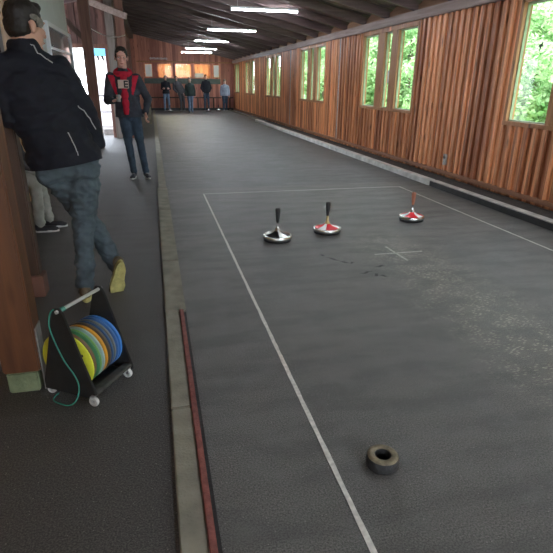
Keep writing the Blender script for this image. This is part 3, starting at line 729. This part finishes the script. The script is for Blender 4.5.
# green cord
c = MB(); P_ = [(-.012, .0, .485), (-.035, -.012, .47), (-.055, -.014, .40), (-.04, -.013, .32), (.0, -.013, .22), (.05, -.014, .15), (.07, -.02, .09), (.06, -.04, .03), (.03, -.06, .008), (-.03, -.06, .006), (-.07, -.05, .006), (-.08, -.03, .012), (-.06, -.02, .03)]
def smoothpts(P_, n=5):
    P_ = [V(p) for p in P_]; out = []
    for i in range(len(P_)-1):
        p0, p1, p2, p3 = P_[max(i-1, 0)], P_[i], P_[i+1], P_[min(i+2, len(P_)-1)]
        for j in range(n):
            t = j/n; out.append(.5*((2*p1)+(p2-p0)*t+(2*p0-5*p1+4*p2-p3)*t*t+(3*p1-p0-3*p2+p3)*t**3))
    return out+[P_[-1]]
c.tube(smoothpts(P_), .0035, 8); o = c.build('cord', M['rope_g'], smooth=True); tag(o, 'green cord looped over the rack bar and down to the floor', 'cord'); o.location = rk.location; o.rotation_euler = rk.rotation_euler
c = MB()
for i in range(3): c.lathe([(.009, 0), (.0125, .004), (.009, .008), (.009, 0)], 14, (0, .012+i*.009, .475), mat3=Matrix.Rotation(-PI/2, 3, 'X'))
c.build('knot', M['rope_g'], o)

# ------------------------------------------------------------------ people
def ring_ell(mb, c, rad, R=None, nu=14, nv=9):
    c = V(c); vs = []; fs = []
    for i in range(1, nv):
        th = PI*i/nv
        for j in range(nu):
            a = 2*PI*j/nu; p = V((rad[0]*math.sin(th)*math.cos(a), rad[1]*math.sin(th)*math.sin(a), rad[2]*math.cos(th)))
            vs.append(c+(R @ p if R else p))
    for i in range(nv-2):
        for j in range(nu): fs.append((i*nu+j, (i+1)*nu+j, (i+1)*nu+(j+1) % nu, i*nu+(j+1) % nu))
    t = V((0, 0, rad[2])); vs.append(c+(R @ t if R else t)); vs.append(c-(R @ t if R else t)); n = len(vs)
    for j in range(nu): fs.append((n-2, j, (j+1) % nu)); fs.append((n-1, (nv-2)*nu+(j+1) % nu, (nv-2)*nu+j))
    mb.add(vs, fs)
def cap(mb, a, b, ra, rb, side=None, flat=1.0, n=14):
    """tapered capsule; flat scales the section along the direction perpendicular to side"""
    a, b = V(a), V(b); d = (b-a)
    if d.length < 1e-5: return
    d.normalize(); sx = (V(side)-d*V(side).dot(d)).normalized() if side is not None else d.orthogonal().normalized(); sy = d.cross(sx)
    secs = []
    for k_ in range(1, 5): t = PI/2*k_/4-PI/2; secs.append((a+d*ra*math.sin(t)*flat, ra*math.cos(t)))
    for k_ in range(0, 4): t = PI/2*k_/4; secs.append((b+d*rb*math.sin(t)*flat, rb*math.cos(t)))
    vs = []; fs = []
    for p, r in secs:
        for j in range(n): an = 2*PI*j/n; vs.append(p+sx*(r*math.cos(an))+sy*(r*flat*math.sin(an)))
    m_ = len(secs)
    for i in range(m_-1):
        for j in range(n): fs.append((i*n+j, i*n+(j+1) % n, (i+1)*n+(j+1) % n, (i+1)*n+j))
    fs.append(tuple(range(n))[::-1]); fs.append(tuple((m_-1)*n+j for j in range(n))); mb.add(vs, fs)
def fuse(mb, name, m, parent, voxel=.012, smooth=4, cuts=(), wrinkle=0, wscale=9, wdir=(1, 1, 1), slots=None):
    """join overlapping solids into one continuous skin"""
    me = bpy.data.meshes.new(name); me.from_pydata(mb.v, [], mb.f)
    bm = bmesh.new(); bm.from_mesh(me); bmesh.ops.recalc_face_normals(bm, faces=bm.faces); bm.to_mesh(me); bm.free()
    t = bpy.data.objects.new('tmp', me); COL.objects.link(t)
    r = t.modifiers.new('r', 'REMESH'); r.mode = 'VOXEL'; r.voxel_size = voxel; r.use_smooth_shade = True
    s = t.modifiers.new('s', 'SMOOTH'); s.factor = .6; s.iterations = smooth
    dg = bpy.context.evaluated_depsgraph_get(); dg.update()
    m2 = bpy.data.meshes.new_from_object(t.evaluated_get(dg)); bpy.data.objects.remove(t); m2.name = name
    bm = bmesh.new(); bm.from_mesh(m2)
    if wrinkle:
        bm.normal_update()
        for v in bm.verts:
            q = V((v.co.x*wdir[0], v.co.y*wdir[1], v.co.z*wdir[2]))*wscale
            v.co += v.normal*wrinkle*(noise.noise(q)+.5*noise.noise(q*2.3)-abs(noise.noise(q*1.3+V((5, 5, 5))))*1.2)
    for co, no in cuts:
        g = bmesh.ops.bisect_plane(bm, geom=bm.verts[:]+bm.edges[:]+bm.faces[:], plane_co=co, plane_no=no, clear_outer=True)
        ed = [e for e in g['geom_cut'] if isinstance(e, bmesh.types.BMEdge)]
        if ed: bmesh.ops.holes_fill(bm, edges=ed, sides=0)
    bm.to_mesh(m2); bm.free()
    m2.materials.clear()
    ms = m if isinstance(m, (list, tuple)) else [m]
    for x in ms: m2.materials.append(x)
    for p in m2.polygons:
        p.use_smooth = True
        p.material_index = slots(p.center) if slots else 0
    o = bpy.data.objects.new(name, m2); COL.objects.link(o); o.parent = parent
    return o
def basis3(f, u):
    f = V(f).normalized(); u = V(u); u = (u-f*u.dot(f)).normalized(); x = f.cross(u); return Matrix((x, f, u)).transposed()   # cols: right, forward, up
M['skin'] = mat('skin', (.52, .29, .21), .5, var=.08, scale=12)
M['skin2'] = mat('skin_b', (.60, .36, .28), .5, var=.08, scale=12)
M['skin3'] = mat('skin_c', (.70, .39, .33), .5, var=.08, scale=12)
M['lips'] = mat('lips', (.42, .16, .14), .45)
M['eye_w'] = mat('eye_white', (.7, .7, .68), .3); M['eye_d'] = mat('eye_dark', (.03, .02, .015), .2)
def hand(mb, wrist, d, palm_n, thumb_side, s=1.0, curl=.5):
    """d = direction of the hand, palm_n = direction the palm faces, thumb_side = side the thumb is on"""
    R = basis3(d, palm_n); d = R.col[1]; n_ = R.col[2]; sx = R.col[0]
    if sx.dot(V(thumb_side)) < 0: sx = -sx
    w0 = V(wrist)
    for k_ in (-1, 0, 1): cap(mb, w0+sx*.014*k_*s, w0+d*.075*s+sx*.026*k_*s, .017*s, .0145*s, n=10)
    for i, L in enumerate((.068, .078, .072, .056)):
        b = w0+d*.082*s+sx*(.033-.022*i)*s; a0 = curl*.6; dr = d
        for j, fr in enumerate((.45, .32, .23)):
            an = curl*(.6+.5*j); dr = (d*math.cos(an*(j+1)*.8)+n_*math.sin(an*(j+1)*.8)).normalized(); e = b+dr*L*fr*s; cap(mb, b, e, (.0095-.001*j)*s, (.009-.001*j)*s, n=8); b = e
    b = w0+d*.02*s+sx*.025*s; e = b+(d*.7+sx*.7+n_*.2).normalized()*.045*s; cap(mb, b, e, .013*s, .011*s, n=8); e2 = e+(d*.9+sx*.1+n_*.5).normalized()*.035*s; cap(mb, e, e2, .0105*s, .009*s, n=8)
def person(label, loc, J, facef, hair_m, jacket_m, trouser_m, shoe_m, sole_m, group=None, vox=.014, skin='skin', hands=None, headup=(0, 0, 1), k=1.0,
           wr=.005, jslots=None, hem=None, hemn=(0, 0, -1), chestf=None, feet=None, bulky=1.0, hairlong=0, shirt=None, baldish=False, legk=1.0, curl=.6, sk=1.0, collar=0, tw=1.3):
    """J: joints, local to loc"""
    r = empty('person', loc); tag(r, label, 'person', group)
    J = {a: V(b) for a, b in J.items()}
    R = basis3(facef, headup); H = J['head']; hp = lambda x, y, z: H+R @ (V((x, y, z))*k)
    chestf = V(chestf or facef).normalized(); acr = (J['shL']-J['shR']).normalized(); hacr = (J['hipL']-J['hipR']).normalized()
    # --- body: one skin
    b = MB()
    ring_ell(b, hp(0, -.008, .035), (.075*k, .096*k, .092*k), R); ring_ell(b, hp(0, .028, -.045), (.058*k, .066*k, .072*k), R)
    ring_ell(b, hp(0, .072, -.098), (.026*k, .024*k, .022*k), R)
    cap(b, hp(0, .09, .012), hp(0, .112, -.028), .008*k, .0135*k, n=8); ring_ell(b, hp(0, .088, -.066), (.026*k, .012*k, .012*k), R)
    ring_ell(b, hp(0, .08, .03), (.052*k, .018*k, .012*k), R)
    for s in (-1, 1):
        ring_ell(b, hp(.077*s, -.012, -.008), (.011*k, .019*k, .032*k), R); ring_ell(b, hp(.04*s, .062, -.02), (.022*k, .024*k, .022*k), R)
    neck = J['neck']; cap(b, neck, hp(0, -.02, -.04), .058*k, .055*k)
    ch = (J['shL']+J['shR'])/2; pe = (J['hipL']+J['hipR'])/2
    cap(b, ch-V((0, 0, .06)), pe, .10, .10); cap(b, J['shR'], J['shL'], .05, .05)
    cap(b, ch, neck, .06, .055)
    for S in 'LR':
        cap(b, J['sh'+S], J['el'+S], .042, .036); cap(b, J['el'+S], J['wr'+S], .035, .026)
        cap(b, J['hip'+S], J['kn'+S], .065, .048); cap(b, J['kn'+S], J['an'+S], .045, .034)
        if hands and S in hands:
            d, pn, ts = hands[S][:3]; hand(b, J['wr'+S], V(d), V(pn), V(ts), 1.0*k/1.0, hands[S][3] if len(hands[S]) > 3 else curl)
    body = fuse(b, 'body', M[skin], r, voxel=min(vox, .0065) if hands and vox < .013 else vox*.8, smooth=2)
    for s in (-1, 1):
        e = MB(); ring_ell(e, hp(.030*s, .080, .004), (.011*k, .009*k, .006*k), R, 10, 7); eo = e.build('eye', M['eye_w'], r, smooth=True)
        e = MB(); ring_ell(e, hp(.030*s, .0865, .004), (.0055*k, .004*k, .0050*k), R, 8, 6); e.build('iris', M['eye_d'], eo, smooth=True)
    e = MB(); ring_ell(e, hp(0, .0975, -.066), (.021*k, .006*k, .0065*k), R, 12, 7); e.build('mouth', M['lips'], r, smooth=True)
    # --- hair
    if hair_m:
        h = MB(); ring_ell(h, hp(0, -.016, .05), (.081*k, .098*k, .087*k), R); ring_ell(h, hp(0, -.045, .0), (.074*k, .068*k, .075*k), R)
        for s in (-1, 1): ring_ell(h, hp(.068*s, .012, .03), (.013*k, .035*k, .035*k), R)
        if hairlong: ring_ell(h, hp(0, -.06, -.07), (.075*k, .05*k, .09*k), R)
        else: ring_ell(h, hp(0, .045, .098), (.058*k, .038*k, .03*k), R)
        fuse(h, 'hair', hair_m, r, voxel=max(vox*.6, .006), smooth=2, wrinkle=.003, wscale=40)
    # --- jacket
    q = MB(); B_ = bulky
    cap(q, J['shR'].lerp(ch, .12)-V((0, 0, .03)), J['shL'].lerp(ch, .12)-V((0, 0, .03)), .085*B_, .085*B_)
    chest = ch-V((0, 0, .17)); wa = ch.lerp(pe, .62); sd = acr
    def slab(p, w_, t_, side): ring_ell(q, p, (w_, t_, .16), Matrix((side, V((0, 0, 1)).cross(side).normalized(), V((0, 0, 1)))).transposed(), 20, 9)
    for t_, ww, tt in ((.06, .17, .10), (.2, .205, .125), (.38, .205, .13), (.55, .195, .128), (.72, .19, .128), (.9, .205, .145), (1.05, .21, .15), (1.2, .21, .15)):
        sdx = sd.lerp(hacr, min(1, t_)).normalized(); sdx.z = 0; sdx.normalize(); slab(ch.lerp(pe, t_), ww*B_, tt*B_, sdx)
    for S in 'LR':
        cap(q, J['sh'+S], J['el'+S], .075*B_, .062*B_); cap(q, J['el'+S], J['el'+S].lerp(J['wr'+S], .95), .062*B_, .046*B_)
    cap(q, ch+V((0, 0, .0)), neck+(H-neck)*.12, .085, .072)
    if collar:
        for i in range(16):
            a = 2*PI*i/16; ring_ell(q, neck+(H-neck)*.30+V((math.cos(a)*.062, math.sin(a)*.062, 0)), (.034, .034, collar))
    hz = hem if hem is not None else pe.z-.03
    jk = fuse(q, 'jacket' if not shirt else shirt, jacket_m, r, voxel=vox, smooth=3, cuts=[(V((pe.x, pe.y, hz)), V(hemn))], wrinkle=wr, wscale=8, wdir=(1, 1, 1.9), slots=jslots)
    # --- trousers
    q = MB()
    ring_ell(q, pe+V((0, 0, .03)), (.162*B_, .112*B_, .14), Matrix((V((hacr.x, hacr.y, 0)).normalized(), V((-hacr.y, hacr.x, 0)).normalized(), V((0, 0, 1)))).transposed(), 18, 9)
    for S in 'LR':
        hj = J['hip'+S]; cap(q, hj, hj.lerp(J['kn'+S], .4), .104*legk, .098*legk); cap(q, hj.lerp(J['kn'+S], .4), J['kn'+S], .098*legk, .072*legk); a2 = J['kn'+S].lerp(J['an'+S], .35)
        cap(q, J['kn'+S], a2, .071*legk, .070*legk); cap(q, a2, J['an'+S], .070*legk, .057*legk)
        ring_ell(q, J['an'+S]+V((0, 0, .02)), (.066*legk, .066*legk, .04), None)
        ring_ell(q, hj+V((0, 0, -.02))-chestf*.04, (.10, .10, .11), None)
    fuse(q, 'trousers', trouser_m, r, voxel=vox, smooth=3, wrinkle=wr*tw, wscale=9, wdir=(1, 1, 2.2))
    # --- shoes
    for S in 'LR':
        f_, u_ = (feet[S] if feet and S in feet else (chestf, (0, 0, 1))); F3 = basis3(f_, u_)*sk; A = J['an'+S]
        fp = lambda x, y, z: A+F3 @ V((x, y, z)); bz = -J['an'+S].z+.0 if u_ == (0, 0, 1) else -.085
        if u_ == (0, 0, 1): bz = -A.z/sk
        q = MB(); ring_ell(q, fp(0, -.03, bz+.055), (.036, .05, .045), F3); cap(q, fp(0, -.035, bz+.045), fp(0, .14, bz+.04), .038, .04, F3.col[0], .8); ring_ell(q, fp(0, .15, bz+.035), (.044, .058, .028), F3)
        cap(q, fp(0, -.02, bz+.06), fp(0, .0, bz+.10), .042, .038)
        sh = fuse(q, 'shoe', shoe_m, r, voxel=max(.008, vox*.6), smooth=3, cuts=[(fp(0, 0, bz+.02), -F3.col[2].normalized())])
        q = MB(); out = []
        for i in range(24):
            a = 2*PI*i/24; yv = math.sin(a); wd = .046 if yv > 0 else .038; out.append((math.cos(a)*wd*(1-.12*(yv < .1 and yv > -.5)), .062+yv*.145))
        vs = [fp(x, y_, bz+.002) for x, y_ in out]+[fp(x*1.04, y_, bz+.014) for x, y_ in out]+[fp(x, y_, bz+.028) for x, y_ in out]; n = 24
        q.add(vs, [tuple(range(n))[::-1], tuple(range(2*n, 3*n))]+[(j*n+i, j*n+(i+1) % n, (j+1)*n+(i+1) % n, (j+1)*n+i) for j in (0, 1) for i in range(n)])
        q.build('sole', sole_m, sh, smooth=True)
        if vox < .012:
            q = MB()
            for t_ in range(4): y_ = .035+.022*t_; z_ = bz+.088-.009*t_; q.tube([fp(-.022, y_, z_-.004), fp(0, y_+.005, z_+.003), fp(.022, y_, z_-.004)], .0035, 6)
            q.build('laces', M['rope_w'], sh)
    return r, jk, hp, R
def cloth(name, c, rough=.8, var=.15, scale=14): return mat(name, c, rough, var=var, scale=scale, bump=.25, bscale=180, spec=.25)
M['navy'] = cloth('navy_jacket', (.011, .012, .019), .75, .2); M['jeans'] = cloth('faded_jeans', (.070, .092, .108), .85, .35, 7); M['jeans2'] = cloth('blue_jeans', (.045, .068, .10), .85, .35, 7)
M['jeans3'] = cloth('pale_jeans', (.17, .24, .36), .85, .25, 7); M['hair_d'] = mat('dark_hair', (.014, .010, .008), .6, var=.4, scale=60); M['hair_g'] = mat('grey_hair', (.16, .14, .12), .6, var=.5, scale=60)
M['jgrey'] = cloth('charcoal_jacket', (.045, .05, .065)); M['red'] = cloth('red_fabric', (.50, .02, .05)); M['greyt'] = cloth('grey_trousers', (.30, .30, .28)); M['dgrey'] = cloth('dark_grey', (.07, .07, .08))
M['blue_shirt'] = cloth('blue_grey_shirt', (.25, .28, .36)); M['shoe_d'] = mat('dark_shoe', (.02, .02, .025), .6); M['shoe_y'] = mat('olive_shoe', (.10, .075, .045), .7, var=.4, scale=30); M['sole_y'] = mat('yellow_sole', (.42, .38, .14), .6, var=.25, scale=20, bump=.6, bscale=60)
M['sole_w'] = mat('white_sole', (.6, .6, .58), .6); M['dteal'] = cloth('black_green_jacket', (.03, .045, .045)); M['piping'] = mat('reflective_piping', (.38, .38, .38), .4)

# the leaning man (root between the feet)
L0 = V((-1.12, -3.45, 0)); W = lambda x, y, z: V((x, y, z))-L0
JM = dict(head=W(-1.315, -3.40, 1.765), neck=W(-1.355, -3.42, 1.60), shR=W(-1.165, -3.36, 1.53), shL=W(-1.50, -3.50, 1.545), elR=W(-1.035, -3.36, 1.27), wrR=W(-.985, -3.30, 1.06),
          elL=W(-1.47, -3.50, 1.26), wrL=W(-1.33, -3.24, 1.15), hipR=W(-1.085, -3.42, .94), hipL=W(-1.27, -3.46, .94), knR=W(-1.135, -3.42, .50), anR=W(-1.175, -3.46, .085),
          knL=W(-1.13, -3.22, .53), anL=W(-.955, -3.36, .205))
def hairslot(c): return 0
r_, jk, hp, R_ = person('man in black jacket and faded jeans leaning with crossed legs, seen from behind', L0, JM, (.66, .75, -.10), M['hair_d'], M['navy'], M['jeans'], M['shoe_y'], M['sole_y'],
    vox=.0085, k=1.14, wr=.008, hem=.955, sk=1.22, collar=.05, tw=2.0, hemn=(.14, 0, -1), chestf=(.25, .97, 0), feet={'L': ((-.22, .30, -.93), (-.28, .93, .28)), 'R': ((-.1, .98, 0), (0, 0, 1))}, bulky=1.16, legk=1.08,
    hands={'R': ((-.5, .0, -.86), (-1, .1, 0), (0, 1, 0), .3), 'L': ((.5, .6, -.5), (0, 0, -1), (1, 0, 0), .8)})
# grey temples, collar, piping
g = MB(); ring_ell(g, hp(.078, .03, .02), (.006, .026, .03), R_); ring_ell(g, hp(.079, -.005, .04), (.006, .035, .02), R_); fuse(g, 'temple_hair', M['hair_g'], r_, voxel=.004, smooth=2)
def surf_path(obj, pts, off=.004):
    """drop points onto the nearest place of a mesh of the same local frame"""
    out = []
    for p in pts:
        ok, co, no, _ = obj.closest_point_on_mesh(V(p))
        out.append(co+no*off)
    return out
bpy.context.view_layer.update()
for nm, P_ in (('shoulder_piping', [(-1.27, -3.52, 1.68), (-1.20, -3.50, 1.63), (-1.15, -3.50, 1.585)]), ('sleeve_piping', [(-1.05, -3.46, 1.32), (-1.01, -3.44, 1.24), (-.97, -3.42, 1.15)]), ('back_piping', [(-1.11, -3.62, 1.19), (-1.08, -3.62, 1.11), (-1.07, -3.62, 1.02)])):
    c = MB(); c.tube(surf_path(jk, [V(p)-L0 for p in smoothpts(P_, 6)], .001), .0035, 6); c.build(nm, M['piping'], r_, smooth=True)

# the man in the red hoodie (faces the camera)
L1 = V((-.885, 1.5, 0)); W1 = lambda x, z, y=1.5: V((x, y, z))-L1
J1 = dict(head=W1(-1.01, 1.805, 1.45), neck=W1(-1.01, 1.63), shR=W1(-1.20, 1.53), shL=W1(-.82, 1.52), elR=W1(-1.27, 1.20, 1.42), wrR=W1(-1.17, 1.20, 1.20), elL=W1(-.67, 1.22, 1.56), wrL=W1(-.72, 1.02, 1.44),
          hipR=W1(-1.05, .97), hipL=W1(-.89, .97), knR=W1(-1.02, .53, 1.46), anR=W1(-.985, .09, 1.53), knL=W1(-.84, .53, 1.48), anL=W1(-.795, .09, 1.52))
def slot1(c):
    # red wedges on both sides of the chest and on the shoulders
    x = c.x-(-1.01-L1.x); z = c.z
    if c.y < -.02 and .105 < abs(x) and 1.28 < z < 1.56 and .105+(z-1.30)*.1 < abs(x) < .13+(z-1.28)*.35: return 1
    return 0
r1, jk1, hp1, R1 = person('man in charcoal jacket over red hoodie standing on the walkway', L1, J1, (.04, -1, -.08), M['hair_d'], [M['jgrey'], M['red']], M['jeans2'], M['shoe_d'], M['sole_w'],
    vox=.011, skin='skin3', k=1.16, hem=.955, chestf=(0, -1, 0), jslots=slot1, wr=.005, bulky=1.04, legk=.9,
    hands={'R': ((.75, -.5, .25), (0, -.2, 1), (.2, -.3, 1), 1.0), 'L': ((-.05, -.35, -.9), (1, 0, 0), (0, -1, 0), .5)}, feet={'R': ((-.15, -1, 0), (0, 0, 1)), 'L': ((.25, -1, 0), (0, 0, 1))})
q = MB(); cx = -1.005-L1.x
for z, wd, yy in ((1.50, .07, -.055), (1.40, .062, -.09), (1.28, .06, -.10), (1.16, .06, -.10), (1.05, .058, -.10)): ring_ell(q, (cx, yy, z), (wd, .065, .10))
hd = fuse(q, 'hoodie', M['red'], r1, voxel=.01, smooth=2, wrinkle=.003, cuts=[(V((0, 0, .995)), V((0, 0, -1)))])
q = MB(); nk = J1['neck']
for i in range(14):
    a = 2*PI*i/14; ring_ell(q, nk+V((math.cos(a)*.105, math.sin(a)*.085+.005, -.02+.035*math.sin(a)-.02*abs(math.cos(a)))), (.045, .042, .048))
fuse(q, 'hood', M['red'], r1, voxel=.01, smooth=3, wrinkle=.004)
# chest print: pale block with a dark E
M['cream'] = mat('cream_print', (.62, .5, .42), .8)
c = MB(); yp = -.170
c.box(cx-.085, cx+.07, yp-.004, yp+.012, 1.375, 1.495); c.build('chest_print', M['cream'], hd, bevel=.002)
c = MB(); c.box(cx-.0, cx+.02, yp-.008, yp-.004, 1.385, 1.485)
for z in (1.385, 1.425, 1.465): c.box(cx+.02, cx+.062, yp-.008, yp-.004, z, z+.02)
c.build('print_letter', M['black'], hd)
# can in his hand
ct = MB(); cp = J1['wrR']+V((.078, -.075, .035)); ct.lathe([(.001, -.045), (.026, -.045), (.03, -.038), (.03, .05), (.026, .055), (.001, .055)], 20); o = ct.build('drinking_cup', M['grey'], smooth=True); o.location = L1+cp
tag(o, 'small grey cup held by the man in the red hoodie', 'cup')

# sitting person, mostly hidden
L2 = V((-2.0, -1.42, 0)); W2 = lambda x, y, z: V((x, y, z))-L2
J2 = dict(head=W2(-2.03, -1.45, 1.27), neck=W2(-2.06, -1.45, 1.07), shR=W2(-2.05, -1.64, .98), shL=W2(-2.05, -1.26, .98), elR=W2(-2.0, -1.68, .74), wrR=W2(-1.82, -1.56, .66), elL=W2(-2.0, -1.22, .74), wrL=W2(-1.82, -1.34, .66),
          hipR=W2(-2.06, -1.53, .53), hipL=W2(-2.06, -1.36, .53), knR=W2(-1.82, -1.55, .52), anR=W2(-1.83, -1.58, .09), knL=W2(-1.83, -1.36, .54), anL=W2(-1.775, -1.40, .085))
person('person in grey trousers and dark trainers sitting on the bench, mostly hidden', L2, J2, (1, .1, 0), M['hair_g'], M['dgrey'], M['greyt'], M['shoe_d'], M['sole_w'], vox=.014, chestf=(1, 0, 0), hem=.50, bulky=.95, legk=.9, wr=.006, sk=.85,
       hands={'R': ((1, .2, -.3), (0, 0, -1), (0, 1, 0), .5), 'L': ((1, -.2, -.3), (0, 0, -1), (0, -1, 0), .5)})

# people at the far end
def stand(H=1.78, spread=.1, lean=0, arms='down', dx=0):
    s = H/1.78; J = {}
    J['head'] = (lean*1.0+dx, 0, 1.66*s); J['neck'] = (lean*.95, 0, 1.47*s); J['shR'] = (lean*.9-.17, 0, 1.40*s); J['shL'] = (lean*.9+.17, 0, 1.40*s)
    J['hipR'] = (lean*.2-.085, 0, .90*s); J['hipL'] = (lean*.2+.085, 0, .90*s)
    J['knR'] = (-spread*.8-.02, -.02, .49*s); J['knL'] = (spread*.8+.02, -.02, .49*s); J['anR'] = (-spread-.01, .02, .085); J['anL'] = (spread+.01, .02, .085)
    if arms == 'down':
        for S, g_ in (('R', -1), ('L', 1)): J['el'+S] = (lean*.6+g_*.23, .02, 1.12*s); J['wr'+S] = (lean*.4+g_*.23, -.05, .86*s)
    elif arms == 'pocket':
        for S, g_ in (('R', -1), ('L', 1)): J['el'+S] = (lean*.6+g_*.27, .05, 1.12*s); J['wr'+S] = (lean*.3+g_*.17, -.07, .93*s)
    else:
        for S, g_ in (('R', -1), ('L', 1)): J['el'+S] = (lean*.6+g_*.22, -.02, 1.12*s); J['wr'+S] = (lean*.6-g_*.05, -.16, 1.12*s)
    return J
HD = {'R': ((0, -.3, -1), (1, 0, 0), (0, -1, 0), .4), 'L': ((0, -.3, -1), (-1, 0, 0), (0, -1, 0), .4)}
HF = {'R': ((1, -.1, 0), (0, 1, 0), (0, 0, 1), .5), 'L': ((-1, -.1, 0), (0, 1, 0), (0, 0, 1), .5)}
far = [((.18, 22.9, 0), stand(1.85, .12, 0, 'fold'), M['hair_d'], M['navy'], M['jeans3'], 'person in dark sweater and blue jeans, leftmost by the far wall', HF),
       ((1.05, 23.0, 0), stand(1.82, .08, -.28, 'pocket'), M['hair_d'], M['dgrey'], M['dgrey'], 'person in grey top and dark trousers leaning at the far wall', HD),
       ((1.33, 20.6, 0), stand(1.72, .06, .0, 'down'), M['hair_g'], M['dteal'], M['jeans3'], 'person in dark jacket and light blue jeans standing foremost in the far group', HD),
       ((2.40, 22.9, 0), stand(1.93, .10, 0, 'pocket'), M['hair_d'], M['navy'], M['jeans2'], 'broad person in dark jacket and jeans, second from the right by the far wall', HD),
       ((3.45, 22.9, 0), stand(1.66, .07, .0, 'down'), M['hair_g'], M['blue_shirt'], M['jeans2'], 'person in pale blue grey jacket, rightmost by the far wall', HD)]
for loc, J, hm, jm, tm, lab, hh in far:
    person(lab, loc, J, (0, -1, -.05), hm, jm, tm, M['shoe_d'], M['sole_w'], group='people at the far end', vox=.018, chestf=(0, -1, 0), wr=.004, skin='skin2', hands=hh, legk=.92)
# stocks standing at the far end
fs1 = stock('ice_stock', 'white bodied ice stock at the feet of the leftmost far person', (.32, 22.3, 0), M['white_kerb'], M['black'], M['steel'])
fs2 = stock('ice_stock', 'dark blue ice stock at the feet of the broad far person', (2.42, 22.3, 0), mat('blue_body', (.10, .16, .35), .3), M['black'], M['steel'])
fs3 = stock('ice_stock', 'pale ice stock left of the rightmost far person', (3.02, 22.6, 0), M['white_kerb'], M['black'], M['steel'])
for o in (fs1, fs2, fs3): o['group'] = 'ice stocks at the far end'
